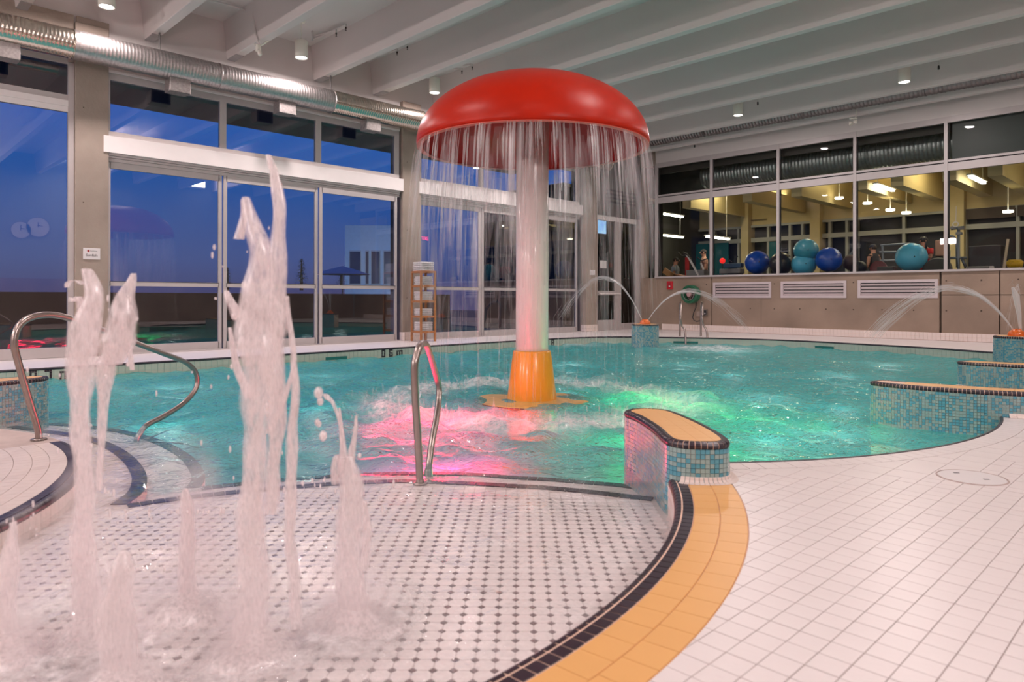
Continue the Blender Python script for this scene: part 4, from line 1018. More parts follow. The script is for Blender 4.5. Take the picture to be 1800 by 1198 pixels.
for x0, x1 in ((614, 634), (642, 648), (652, 668), (674, 688)):
    wf = slab_view(x0, 440, x1, 500, 45.9, M_RENDER, 'window_frame', bl, .2); slab_view(x0+1, 442, x1-1, 498, 45.85, mat('building_window', (.02, .04, .12), .3), 'window', bl, .1)
area('building_fill', atd(650, 470, 38), 4, 2, 160, (.7, .85, 1.0), rot=(PI/2, 0, YAW))  # unseen area light without a fixture, brightens the pale building
# conifers and a patio parasol outside
def conifer(px, py0, py1, d, label, seed):
    b = atd(px, py1, d); h_ = (py1-py0)/F*d; r = random.Random(seed); root = empty('conifer', b, label, 'tree', 'small trees on the terrace')
    m = MB(); m.tube([b, b+Vector((0, 0, h_))], [.09, .02], 6); m.build('trunk', M_WOOD, root)
    m = MB()
    for k in range(260):
        t = r.random(); z = b.z+.1*h_+t*h_*.9; R_ = (1-t)*h_*.3+.05; a = r.random()*2*PI; rr_ = R_*r.uniform(.4, 1)
        c = Vector((b.x+rr_*math.cos(a), b.y+rr_*math.sin(a), z)); s = h_*.05; v = Vector((math.cos(a), math.sin(a), -.3))
        w = Vector((-math.sin(a), math.cos(a), 0))*s*.5
        m.add([c-v*s, c+w, c+v*s, c-w], [(0, 1, 2, 3)])
    m.build('needles', mat('conifer_green', (.03, .05, .015), .8), root)
conifer(600, 468, 505, 30, 'small conifer outside, just left of the pale building', 1)
conifer(530, 455, 510, 30, 'small round-topped tree outside the second sliding door', 2)
conifer(400, 470, 512, 32, 'low tree outside behind the tall water jet', 3)
conifer(555, 480, 510, 34, 'lowest tree outside, right of the round-topped one', 4)
conifer(870, 450, 520, 32, 'tree outside seen through the falling water left of the post', 5)
b = atd(602, 480, 26)
par = empty('parasol', (b.x, b.y, -.1), 'closed flat grey parasol outside the third sliding door', 'parasol')
MB().lathe([(1.05, 0), (.6, .16), (.001, .32)], (b.x, b.y, b.z-.05), 10).build('canopy', mat('parasol_grey', (.6, .45, .55), .8), par); MB().tube([(b.x, b.y, -.1), (b.x, b.y, b.z)], .03, 6).build('pole', M_ALU, par)
# ------------------------------------------------------------------ far side of the hall (behind the camera): seen only as reflections
wb_ = empty('wall_back', (3.9, 5, 0), kind='structure')
MB().span((3.9, -8, -.1), (4.2, 19.5, 6.6)).build('back_wall', mat('back_wall_grey', (.30, .33, .34), .8), wb_)
MB().span((-14, -8.3, -.1), (4.2, -8, 6.6)).build('near_wall', M_PAINT, wb_)
MB().span((3.85, 1, 0), (3.9, 19, 1.7)).build('concrete_dado', M_CONC, wb_)
def mir(px, py, X):
    r = ray(px, py); Xm = 2*XL-X; t = Xm/r[0]; return Vector((X, t*r[1], HC+t*r[2]))
for px, py, rr_, lb in ((36.5, 404, .30, 'round wall clock, reflected in the tall left window'), (67, 399, .36, 'large round dial on the far wall, reflected in the left window')):
    p = mir(px, py, 3.86); r = empty('wall_clock', p, lb, 'clock')
    MB().lathe([(rr_, -.02), (rr_+.02, -.02), (rr_+.02, .03), (rr_, .03)], p, 32, Matrix.Rotation(PI/2, 3, 'Y')).build('rim', M_GREYP, r)
    MB().lathe([(.001, 0), (rr_, 0)], p-Vector((.01, 0, 0)), 32, Matrix.Rotation(PI/2, 3, 'Y')).build('dial', M_SIGNW, r)
    MB().box(p+Vector((-.02, .06, .05)), (.004, .16, .02)).build('hand', M_DARK, r); MB().box(p+Vector((-.02, 0, .08)), (.004, .02, .2)).build('hand', M_DARK, r)
p = mir(748, 419, 3.5)
ex = empty('exit_sign', p, 'red exit sign on the wall behind the camera, mirrored in the glass', 'sign')
MB().box(p, (.05, .56, .28)).build('casing', M_DARK, ex)
text('lettering', 'EXIT', .26, Matrix.Translation(p-Vector((.028, 0, 0))) @ Matrix(((0, 0, -1, 0), (-1, 0, 0, 0), (0, 1, 0, 0), (0, 0, 0, 1))), mat('exit_red', (1, .01, .08), .5, emit=22, ecol=(1, .02, .12)), ex, .002)
# ------------------------------------------------------------------ gym behind the ribbon window
gy = empty('wall_gym', (-5, 25.6, 0), kind='structure'); gfl = empty('floor_gym', (-5, 24, .8), kind='structure'); gce = empty('ceiling_gym', (-5, 24, 6), kind='structure'); gs1 = empty('wall_gym_left', (-15, 24, 1), kind='structure'); gs2 = empty('wall_gym_right', (3.9, 24, 1), kind='structure')
YG = 25.5
MB().span((-15, YR+.3, .80), (4, YG+.4, .90)).build('gym_floor', M_GYMF, gfl)
MB().span((-15, YG+.2, .9), (4, YG+.4, 6.0)).build('gym_far_wall', M_NIGHT, gy)
MB().span((-15.1, YR+.3, .9), (-15, YG+.4, 6.0)).build('gym_side_wall', M_GYMD, gs1)
MB().span((3.9, YR+.3, .9), (4, YG+.4, 6.0)).build('gym_side_wall', M_GYMW, gs2)
MB().span((-15, YR+.3, 6.02), (4, YG+.4, 6.1)).build('gym_ceiling', M_GYMW, gce)
struct('gym_part_3', MB().span((-15, YR+.3, 5.05), (4, YR+.36, 6.0)), M_GYMD)  # dark blind box at the head of the gym window
zt_ = ony(1600, 376, YG).z
MB().span((-15, YG-.02, zt_), (4, YG+.2, 6.0)).build('gym_far_header', M_GYMW, gy)
# columns of the far wall
for px, w in ((1437, .35), (1314, .3), (1680, .55)):
    p = ony(px, 450, YG-.1); MB().span((p.x-w/2, YG-.35, .9), (p.x+w/2, YG+.2, 6)).build('gym_column', M_GYMW, gy)
# far windows: frames, head rails and blinds
wm_ = mat('gym_window_frame', (.42, .42, .38), .5)
for px in (1167, 1206, 1257, 1300, 1352, 1390, 1412, 1460, 1490, 1508, 1590, 1664, 1697, 1790, 1830):
    p = ony(px, 450, YG); MB().span((p.x-.045, YG-.1, .9), (p.x+.045, YG+.05, zt_)).build('far_mullion', wm_, gy)
for z, h_ in ((ony(1740, 397, YG).z, .16), (zt_-.03, .08), (ony(1600, 500, YG).z, .12)): MB().span((-15, YG-.12, z-h_/2), (4, YG+.03, z+h_/2)).build('far_rail', wm_, gy)
for a_, b_ in ((1700, 1786), (1790, 1840)):
    p, q = ony(a_, 360, YG), ony(b_, 360, YG); MB().span((p.x, YG-.14, ony(1740, 384, YG).z), (q.x, YG-.08, zt_)).build('blind', M_BLIND, gy)
p, q = ony(1322, 370, YG), ony(1350, 370, YG); MB().span((p.x, YG-.14, ony(1336, 386, YG).z), (q.x, YG-.08, zt_+.2)).build('blind', M_BLIND, gy)
teal = mat('teal_wall', (.0, .12, .14), .7)
for a_, b_, c_, e_ in ((1158, 1196, 452, 486), (1222, 1246, 428, 486), (1255, 1280, 426, 486), (1352, 1368, 424, 470)):
    p, q = ony(a_, e_, YG-.3), ony(b_, c_, YG-.3); MB().span((p.x, YG-.3, p.z), (q.x, YG-.25, q.z)).build('teal_panel', teal, gy)
# gym beams along the room, lit by tube lamps
for px, py in ((1584, 358), (1641, 352), (1723, 345), (1794, 338), (1480, 372), (1400, 372), (1300, 380)):
    p = ony(px, py, YG-.2); zb = ony(1584, 358, YG-.2).z
    gbn = globals().get('gbn', 3)+1; struct('gym_part_%d' % gbn, MB().span((p.x-.02, 21.25, zb), (p.x+.30, YG-.1, 6.0)), M_GYMW)
tube_m = mat('tube_lamp', (1, .95, .75), .5, emit=20, ecol=(1, .97, .80))
for px, py in ((1555, 330), (1718, 316), (1545, 246), (1180, 378), (1180, 415), (1262, 418)):
    p = ony(px, py, 22.2)
    r = empty('tube_lamp', p, {(1555, 330): 'bright tube lamp under the gym beam left of the last mullion', (1718, 316): 'bright tube lamp behind the rightmost lower pane', (1545, 246): 'tube lamp seen above the dark gym duct', (1180, 378): 'upper long tube lamp in the leftmost lower pane', (1180, 415): 'lower long tube lamp in the leftmost lower pane', (1262, 418): 'tube lamp in the second lower pane from the left'}[(px, py)], 'lamp', 'gym tube lamps')
    MB().box(p, (.09, 1.5, .05)).build('tube', tube_m, r); MB().box(p+Vector((0, 0, .05)), (.16, 1.6, .04)).build('tray', M_CANW, r)
    for dy in (-.6, .6): MB().tube([p+Vector((0, dy, .07)), Vector((p.x, p.y+dy, 6.02))], .012, 6).build('rod', M_CANW, r)
for x in (-12.5, -9.0, -5.5, -2.0, 1.2): area('gym_light', (x, 22.3, 5.0), .3, 1.6, L_GYM, (1, .88, .58))
for x in (-10.5, -6.5, -2.5): area('gym_uplight', (x, 22.8, 4.6), .5, 2.0, L_GYM*.5, (1, .88, .58), rot=(PI, 0, 0))
for px, py in ((1475, 271), (1430, 331), (1475, 349), (1525, 358), (1565, 370), (1593, 375), (1772, 373), (1360, 313)):
    p = ony(px, py, 23.5); r = empty('recessed_lamp', p, '%s small round glowing lamp of the gym ceiling, counted from the left' % ['leftmost', 'second', 'third', 'fourth', 'fifth', 'sixth', 'seventh', 'rightmost'][sorted([1475.2, 1430, 1475, 1525, 1565, 1593, 1772, 1360]).index(px)+(py == 271)*1], 'lamp', 'gym recessed lamps')
    MB().lathe([(.001, -.01), (.11, -.01), (.13, .0), (.13, .05)], p, 16).build('lamp_face', mat('warm_spot', (1, .9, .6), .5, emit=9, ecol=(1, .9, .66)), r); MB().tube([p+Vector((0, 0, .05)), Vector((p.x, p.y, 6.02))], .012, 6).build('rod', M_CANW, r)
# big dark gym duct
p = ony(1243, 311, 20.3); q = ony(1662, 268, 20.3)
ribbed('spiral_duct', 'dark wide ribbed duct inside the gym behind the upper panes', 'X', (-8, 20.3, ony(1400, 290, 20.3).z), .37, ony(1240, 300, 20.3).x, -4.3, [mat('duct_dark', (.34, .38, .38), .4, metal=.8, var=.2, scale=12)], 3, rib=.10, hgt=.010)
gd = [o for o in SC.objects if o.name == 'spiral_duct.002'][0]
for x in (-10.5, -8.2, -5.6): MB().tube([(x, 20.3, ony(1400, 290, 20.3).z+.36), (x, 20.3, 6.02)], .012, 6).build('hanger', M_DARK, gd)
struct('gym_part_2', MB().span((-15, 21.05, 4.62), (4, 21.2, 6.0)), mat('upper_pane_dark', (.045, .045, .035), .7))  # dark sheet added behind the upper panes to make them look dark
MB().span((-4.55, YR+.16, 4.30), (-2.5, YR+.18, 5.25)).build('frosted_panel', mat('frosted_dark', (.030, .045, .042), .45), ws_)
# ledge things
def gball(px, py, rpx, Y, m_, label):
    p = ony(px, py, Y); d = p.x*FW[0]+p.y*FW[1]; r = rpx/F*d
    o = empty('exercise_ball', p, label, 'ball', 'exercise balls on the gym ledge')
    MB().ball(p, r, 32, 20, (1, 1, .985)).build('ball_skin', m_, o, smooth=True)
    n = (Vector((0, 0, 1))-p); n.normalize(); n = (n+Vector((.25, -.1, .05))).normalized()
    MB().ball(p+n*r*.985, r*.05, 8, 6).build('plug', M_DARK, o)
    return p, r
B1 = mat('ball_royal_blue', (.006, .075, .50), .3, var=.05, coat=.3); B2 = mat('ball_teal', (.03, .27, .38), .35, var=.05, coat=.2); B3 = mat('ball_sky', (.09, .50, .78), .35, var=.05, coat=.2); B4 = mat('ball_black', (.035, .028, .025), .3, coat=.3)
gball(1331, 461, 21, 19.75, B1, 'royal blue exercise ball, leftmost on the ledge'); gball(1373, 463, 20, 19.8, B4, 'black exercise ball behind the window mullion')
gball(1413, 464, 21, 19.75, B3, 'sky blue exercise ball under the teal one'); gball(1417, 440, 21, 19.75, B2, 'teal exercise ball on top of the sky blue one')
gball(1457, 456, 22, 19.75, B1, 'royal blue exercise ball right of the stacked pair'); gball(1602, 452, 25.5, 19.75, B3, 'largest sky blue exercise ball beside the man in red')
gball(1496, 461, 14, 20.2, mat('ball_brown', (.08, .04, .03), .6), 'small brown medicine ball right of the royal blue ball'); gball(1511, 470, 12, 19.9, M_DARK, 'small black ball left of the red drum weight')
struct('gym_part_1', MB().span((-12.8, YR+.16, 1.56), (2, YR+1.0, 1.645)), M_GYMD)  # ledge inside the gym window
def boxon(px0, py0, px1, py1, Y, dep, name, label, cat, m_, bev=.01, base=None):
    a = ony(px0, py1, Y); b = ony(px1, py0, Y)
    if base is not None: a.z = base
    o = MB().span((a.x, Y, a.z), (b.x, Y+dep, b.z)).build(name, m_, bevel=bev); return tag(o, label, cat)
# elliptical trainer left, second machine beside it
el = empty('elliptical_trainer', ony(1215, 483, 20.0), 'elliptical trainer with slanted white mast behind the left pane', 'exercise machine')
MB().tube(path_y([(1228, 484), (1212, 455), (1206, 446)], 20.0), .035, 8).build('mast', M_SIGNW, el)
MB().tube(path_y([(1192, 443), (1200, 450), (1208, 450), (1215, 455)], 20.0), .022, 8).build('handlebar', M_DARK, el); MB().tube(path_y([(1201, 443), (1208, 447), (1213, 452)], 19.9), .03, 8).build('grip', M_DARK, el)
MB().box(ony(1206, 447, 20.05), (.16, .06, .12)).build('console', M_DARK, el, bevel=.01); MB().span(tuple(ony(1206, 484, 20)), tuple(ony(1246, 474, 20.3))).build('base', M_GREYP, el)
MB().tube(path_y([(1232, 462), (1241, 484)], 20.2), .03, 8).build('lever', M_SIGNW, el); MB().tube(path_y([(1226, 452), (1234, 458), (1243, 454)], 20.2), .02, 8).build('second_handlebar', M_DARK, el)
bk = empty('exercise_bike', ony(1290, 480, 19.9), 'stationary bike with blue shroud between the left mullion and the blue ball', 'exercise machine')
MB().span(tuple(ony(1272, 471, 19.9)), tuple(ony(1308, 462, 20.1))).build('shroud', mat('shroud_blue', (.03, .08, .17), .4), bk, bevel=.02); MB().span(tuple(ony(1264, 481, 19.9)), tuple(ony(1309, 472, 20.2))).build('platform', M_GREYP, bk, bevel=.02)
MB().tube(path_y([(1279, 455), (1287, 460), (1297, 450)], 20.0), .02, 8).build('handlebar', M_DARK, bk); MB().tube(path_y([(1292, 462), (1292, 449)], 20.0), .03, 8).build('stem', M_DARK, bk); q = ony(1286, 480, 19.9); MB().span((q.x-.2, 20.0, .9), (q.x+.2, 20.25, q.z+.05)).build('pedestal', M_DARK, bk)
q = ony(1270, 458, 20.6); rs_ = empty('signal_lamp', (q.x, q.y, .9), 'round red lamp on a thin stand behind the stationary bike', 'lamp'); MB().ball(q, .09, 12, 8).build('red_globe', mat('red_glow', (.8, .0, .0), .5, emit=.8, ecol=(1, .03, .02)), rs_); MB().tube([(q.x, q.y, .9), (q.x, q.y, q.z-.08)], .02, 6).build('stand', M_DARK, rs_)
boxon(1204, 452, 1209, 483, 20.8, .1, 'red_banner', 'narrow red banner behind the elliptical mast', 'banner', M_SIGNR, .005, .90)
bpd = empty('bench_press', ony(1651, 450, 20.2), 'weight bench with tan upholstered back pad beside the man in red', 'bench')
boxon(1643, 421, 1659, 450, 20.2, .12, 'back_pad', None, None, mat('tan_vinyl', (.42, .22, .14), .5), .03).parent = bpd; bpd.children[0].matrix_parent_inverse = Matrix.Translation(-bpd.location)
p = ony(1651, 445, 20.36); MB().span((p.x-.05, 20.33, .9), (p.x+.05, 20.42, p.z)).build('post', M_DARK, bpd)
MB_ = boxon(1702, 430, 1760, 470, 20.6, .5, 'weight_rack', 'black weight rack behind the right pane', 'rack', M_DARK, .02, .90)
q = ony(1763, 470, 20.3); tag(MB().tube([Vector((q.x-.08, q.y, .9)), ony(1772, 420, 20.3)], .03, 8).build('pale_pole', mat('pole_pale', (.55, .45, .32), .5)), 'pale slanted wooden pole behind the right pane', 'pole')
kb = empty('yellow_roller', ony(1782, 463, 19.7), 'yellow textured roller on the ledge at the right edge', 'roller')
MB().tube(path_y([(1770, 464), (1774, 463.5), (1794, 463.5), (1798, 464)], 19.7), [.07, .1, .1, .07], 16).build('roller_body', mat('yellow_foam', (.70, .42, .01), .5, var=.3, scale=25, bump=.3), kb, smooth=True)
boxon(1698, 467, 1738, 473, 19.6, .3, 'grey_step', 'low dark grey step plate on the ledge at the right', 'step', M_GREYP, .02, 1.645); boxon(1739, 467, 1746, 472, 19.55, .1, 'white_block', 'little white block on the ledge beside the grey step', 'block', M_SIGNW, .005, 1.645)
boxon(1541, 468, 1571, 476, 19.6, .3, 'black_step', 'low black step plate on the ledge left of the largest ball', 'step', M_DARK, .02, 1.645)
dr = empty('drum_weight', ony(1546, 466, 20.0), 'red rimmed drum weight lying on the ledge below the man in a cap', 'weight')
MB().lathe([(.001, 0), (.19, 0), (.21, .03), (.21, .1), (.001, .1)], ony(1546, 472, 20.0), 24, Matrix.Rotation(PI/2, 3, 'X')).build('disc', mat('dark_red_rubber', (.17, .01, .015), .5), dr)
dk = empty('padded_disc', ony(1640, 470, 19.8), 'large dark grey padded disc leaning at the mullion right of the largest ball', 'pad')
MB().lathe([(.001, 0), (.30, 0), (.34, .05), (.30, .1), (.001, .1)], ony(1648, 476, 19.75), 28, Matrix.Rotation(PI/2-.3, 3, 'X')).build('disc', mat('pad_black', (.03, .03, .03), .5), dk); MB().lathe([(.001, .0), (.24, 0)], ony(1648, 476, 19.73), 28, Matrix.Rotation(PI/2-.3, 3, 'X')).build('face', mat('disc_grey', (.20, .18, .17), .6), dk)
# cable machine
cmn = empty('cable_machine', ony(1680, 470, 20.4), 'grey tubular cable machine right of the mullion', 'exercise machine')
fm = mat('machine_steel_blue', (.16, .19, .22), .4, metal=.4)
for pts_ in ([(1664, 453), (1700, 453)], [(1685, 530), (1685, 402)], [(1668, 414), (1676, 416), (1682, 424), (1683, 470)], [(1668, 530), (1668, 440)], [(1672, 402), (1695, 399)], [(1690, 452), (1698, 470)]):
    MB().tube(path_y(pts_, 20.4), .035, 8).build('frame_tube', fm, cmn, smooth=True)
for px, py in ((1676, 400), (1690, 401), (1686, 410)): MB().box(ony(px, py, 20.4), (.13, .12, .07)).build('bracket', M_GREYP, cmn, bevel=.01)
MB().lathe([(.05, 0), (.07, .0), (.07, .03), (.05, .03)], ony(1680, 394, 20.3), 16, Matrix.Rotation(PI/2, 3, 'X')).build('pulley', M_SIGNW, cmn); MB().tube(path_y([(1680, 392), (1681, 362)], 20.3), .008, 6).build('cable', M_SIGNW, cmn)
sm_ = empty('smith_machine', ony(1550, 440, 21.0), 'barbell frame behind the man in a cap', 'exercise machine')
for pts_ in ([(1548, 431), (1600, 428)], [(1546, 443), (1590, 443)], [(1545, 458), (1585, 457)], [(1551, 430), (1553, 470)], [(1492, 452), (1500, 440)]): MB().tube(path_y(pts_, 21.0), .03, 8).build('bar', fm, sm_)
# people
def person(loc, face, H, shirt, label, pose='stand', cap=None, hold=None, legs=(.02, .02, .03), sleeve=.5, facing_tilt=0, hair=M_HAIR):
    """one continuous skinned body; clothing, hair, cap are children. local frame: +Y is where the person faces"""
    root = empty('person', loc, label, 'person', rz=face); s = H/1.75
    J = {'pel': (0, 0, .95), 'sp': (0, -.01, 1.12), 'ch': (0, 0, 1.32), 'ne': (0, .0, 1.47), 'hd0': (0, .015, 1.53), 'hd': (0, .03, 1.63), 'top': (0, .01, 1.70)}
    E_ = [('pel', 'sp'), ('sp', 'ch'), ('ch', 'ne'), ('ne', 'hd0'), ('hd0', 'hd'), ('hd', 'top')]
    Rr = {'pel': (.155, .11), 'sp': (.14, .10), 'ch': (.165, .115), 'ne': (.058, .058), 'hd0': (.06, .07), 'hd': (.078, .098), 'top': (.055, .07)}
    for sd, q in ((-1, 'l'), (1, 'r')):
        J['sh'+q] = (sd*.19, 0, 1.41); J['el'+q] = (sd*.25, -.01, 1.13); J['wr'+q] = (sd*.25, .12, .92)
        if pose == 'hands': J['el'+q] = (sd*.27, .06, 1.16); J['wr'+q] = (sd*.12, .26, 1.36)
        if pose == 'sit': J['el'+q] = (sd*.24, .04, 1.14); J['wr'+q] = (sd*.14, .30, 1.10)
        J['hip'+q] = (sd*.095, 0, .90); J['kn'+q] = (sd*.10, .02, .50); J['an'+q] = (sd*.10, 0, .09); J['to'+q] = (sd*.11, .16, .04)
        if pose == 'sit': J['kn'+q] = (sd*.12, .42, .88); J['an'+q] = (sd*.12, .42, .45); J['to'+q] = (sd*.12, .57, .42)
        E_ += [('ch', 'sh'+q), ('sh'+q, 'el'+q), ('el'+q, 'wr'+q), ('pel', 'hip'+q), ('hip'+q, 'kn'+q), ('kn'+q, 'an'+q), ('an'+q, 'to'+q)]
        Rr.update({'sh'+q: (.062, .062), 'el'+q: (.042, .042), 'wr'+q: (.027, .027), 'hip'+q: (.088, .088), 'kn'+q: (.056, .056), 'an'+q: (.036, .036), 'to'+q: (.035, .03)})
        # hand: palm + five fingers
        w = Vector(J['wr'+q]); fw_ = (w-Vector(J['el'+q])).normalized(); sdv = Vector((1, 0, 0)); J['pa'+q] = tuple(w+fw_*.06); E_.append(('wr'+q, 'pa'+q)); Rr['pa'+q] = (.034, .02)
        for f_ in range(5):
            b0 = w+fw_*(.075 if f_ else .03)+sdv*((f_-2.5)*.016 if f_ else -sd*.03); ln = (.05, .06, .072, .068, .052)[f_]
            d_ = (fw_+Vector((0, 0, -.35))+(sdv*-sd*.6 if f_ == 0 else Vector())).normalized()
            J['f%d'%f_+q] = tuple(b0+d_*ln*.5); J['g%d'%f_+q] = tuple(b0+d_*ln+Vector((0, -.01, -.012)))
            E_ += [('pa'+q, 'f%d'%f_+q), ('f%d'%f_+q, 'g%d'%f_+q)]; Rr['f%d'%f_+q] = (.0085, .0085); Rr['g%d'%f_+q] = (.0072, .0072)
    names = list(J); me = bpy.data.meshes.new('body'); me.from_pydata([tuple(Vector(J[k])*s) for k in names], [(names.index(a), names.index(b)) for a, b in E_], [])
    o = bpy.data.objects.new('body', me); COL.objects.link(o); o.parent = root
    sk = o.modifiers.new('skin', 'SKIN'); sk.use_smooth_shade = True
    for i, k in enumerate(names):
        me.skin_vertices[0].data[i].radius = (Rr[k][0]*s, Rr[k][1]*s); me.skin_vertices[0].data[i].use_root = (k == 'pel')
    sb = o.modifiers.new('sub', 'SUBSURF'); sb.levels = 1; sb.render_levels = 1
    me.materials.append(M_SKIN)
    # clothing as tapering shells over the body
    def shell(name, chain, m_, sc=1.0, sg=12):
        mb = MB()
        for c in chain: mb.tube([Vector(J[k])*s if isinstance(k, str) else Vector(k)*s for k, _ in c], [r*s*sc for _, r in c], sg)
        q = mb.build(name, m_, None, smooth=True); q.parent = root; return q
    def ell(name, secs, m_):
        mb = MB(); sg = 16; vs = []
        for z, a, b, y in secs:
            for k in range(sg): g = 2*PI*k/sg; vs.append((a*s*math.cos(g), (y+b*math.sin(g))*s, z*s))
        n = len(secs); mb.add(vs, [(i*sg+k, i*sg+(k+1) % sg, (i+1)*sg+(k+1) % sg, (i+1)*sg+k) for i in range(n-1) for k in range(sg)]); q = mb.build(name, m_, None, smooth=True); q.parent = root; return q
    ell('shirt', [(.88, .175, .125, 0), (1.05, .160, .118, 0), (1.22, .178, .128, 0), (1.36, .195, .125, 0), (1.44, .15, .10, 0), (1.475, .075, .075, 0)], shirt)
    for q in 'lr':
        a = Vector(J['sh'+q]); b = Vector(J['el'+q]); shell('sleeve', [[('sh'+q, .078), (tuple(a.lerp(b, sleeve)), .066), (tuple(a.lerp(b, sleeve+.06)), .064)]], shirt)
        shell('trouser_leg', [[('hip'+q, .100), ('kn'+q, .070), ('an'+q, .052)]], M_DARK)
        mb = MB(); mb.tube([Vector(J['an'+q])*s, (Vector(J['an'+q])*.5+Vector(J['to'+q])*.5)*s, Vector(J['to'+q])*s], [.05*s, .05*s, .04*s], 10); sh_ = mb.build('shoe', M_SIGNW, None, smooth=True); sh_.parent = root
    hc = Vector(J['hd'])*s
    mb = MB(); mb.ball(hc+Vector((0, -.012, .028))*s, .098*s, 18, 12, (.86, 1.04, .95)); hr = mb.build('hair', hair, None, smooth=True); hr.parent = root
    mb = MB(); mb.tube([hc+Vector((0, .095, .02))*s, hc+Vector((0, .118, -.015))*s], [.010*s, .016*s], 8); nz = mb.build('nose', M_SKIN, None, smooth=True); nz.parent = root
    for sd in (-1, 1):
        mb = MB(); mb.ball(hc+Vector((sd*.032, .088, .012))*s, .011*s, 8, 6); ey = mb.build('eye', M_DARK, None, smooth=True); ey.parent = root
        mb = MB(); mb.ball(hc+Vector((sd*.082, .0, -.0))*s, .022*s, 8, 6, (.4, .8, 1.3)); er = mb.build('ear', M_SKIN, None, smooth=True); er.parent = root
    mb = MB(); mb.box(hc+Vector((0, .092, -.045))*s, (.045*s, .012*s, .009*s)); mo = mb.build('mouth', mat('lip', (.35, .09, .07), .5), None); mo.parent = root
    if cap:
        mb = MB(); mb.lathe([(.098*s, 0), (.097*s, .03*s), (.078*s, .065*s), (.04*s, .085*s), (.001, .09*s)], hc+Vector((0, 0, .035))*s, 18); mb.prism([(x*s, y*s) for x, y in ((-.07, .07), (.07, .07), (.06, .15), (.03, .175), (-.03, .175), (-.06, .15))], (hc.z+.04*s), (hc.z+.05*s)); cpo = mb.build('cap', cap, None, smooth=False); cpo.parent = root
    return root
def stand_at(px, py_head, Y): p = ony(px, py_head, Y); return Vector((p.x, p.y, .9)), (p.z-.9)/1.63*1.75
pl, ph = stand_at(1625, 424, 20.7); person(pl, 2.6, ph, mat('red_shirt', (.55, .008, .012), .8), 'man in a red shirt and black cap holding a bottle to his mouth', pose='hands', cap=M_DARK)
bt = empty('bottle', ony(1628, 427, 20.42), 'small bottle held by the man in a red shirt', 'bottle')
MB().lathe([(.001, -.1), (.03, -.1), (.032, .03), (.014, .06), (.013, .09), (.001, .09)], ony(1628, 430, 20.42), 12).build('glass_body', M_DARK, bt, smooth=True)
pl, ph = stand_at(1536, 436, 20.9); person(pl, 1.2, ph, mat('black_vest', (.02, .02, .022), .8), 'person in a dark vest and dark cap standing at the barbell frame', pose='stand', cap=mat('navy_cap', (.02, .025, .05), .7), sleeve=.05)
pl, ph = stand_at(1238, 444, 22.2); person(pl, 2.2, ph, mat('tan_top', (.25, .12, .08), .8), 'person with short hair beyond the elliptical trainer', pose='stand')
pl, ph = stand_at(1187, 458, 20.5); print('person heights', ph); tag(MB().span((pl.x-.26, pl.y-.18, .9), (pl.x+.26, pl.y+.18, 1.08)).build('bench', M_DARK), 'low dark bench under the seated person', 'bench'); pl.z = ony(1187, 458, 20.5).z-1.6; pl.z = max(pl.z, .48); person(pl, -1.3, 1.72, mat('pale_blue_shirt', (.25, .30, .36), .8), 'person in a pale blue shirt reading at the left pane', pose='sit')
bo = tag(MB().box(ony(1175, 480, 20.1), (.42, .04, .2), M=Matrix.Rotation(.55, 3, 'Y')).build('wooden_board', mat('board_wood', (.45, .24, .1), .6)), 'slanted wooden board in front of the person in pale blue', 'board')
# ------------------------------------------------------------------ the red mushroom
mc = atd(935, 700, 8.08); MX, MY_ = mc.x, mc.y
mu = empty('water_mushroom', (MX, MY_, -.62), 'red mushroom fountain with white post and yellow cone foot in the pool', 'fountain')
R_, zr, Hc = 1.325, 2.735, .79
pr = [(R_-.055, zr-.004), (R_-.004, zr-.006), (R_+.006, zr+.012)]
for t in np.linspace(.02, PI/2, 26): 
    pr.append((max(.0005, (R_+.012)*math.cos(t)**.92), zr+.02+Hc*math.sin(t)**1.02))
pr[-1] = (.0005, zr+.02+Hc)
MB().lathe(pr, (MX, MY_, 0), 96).build('cap', M_RED, mu, smooth=True)
pr = [(max(.0005, (R_-.055)*math.cos(t)**.9), zr-.004+(Hc-.1)*math.sin(t)) for t in np.linspace(0, PI/2, 18)]
MB().lathe(pr, (MX, MY_, 0), 96).build('cap_inside', M_REDIN, mu, smooth=True)
MB().lathe([(R_-.058, zr-.010), (R_+.006, zr-.010), (R_+.008, zr-.002), (R_-.058, zr-.002)], (MX, MY_, 0), 96).build('rim', mat('rim_pale_red', (.55, .10, .07), .4), mu, smooth=False)
MB().lathe([(.188, -.62), (.188, zr+.55)], (MX, MY_, 0), 40).build('post', M_POST, mu, smooth=True)
MB().lathe([(.189, .395), (.214, .392), (.220, .38), (.288, -.16), (.292, -.6)], (MX, MY_, 0), 48).build('cone', M_CONE, mu, smooth=True)
MB().lathe([(.28, -.160), (.60, -.164), (.665, -.170), (.675, -.19), (.60, -.21), (.30, -.23)], (MX, MY_, 0), 48).build('base_disc', M_DISC, mu, smooth=False)
m = MB()
for k in range(72):
    a = 2*PI*k/72; m.box((MX+.668*math.cos(a), MY_+.668*math.sin(a), -.180), (.016, .05, .008), a)
m.build('base_disc_edge', M_BLACK, mu)
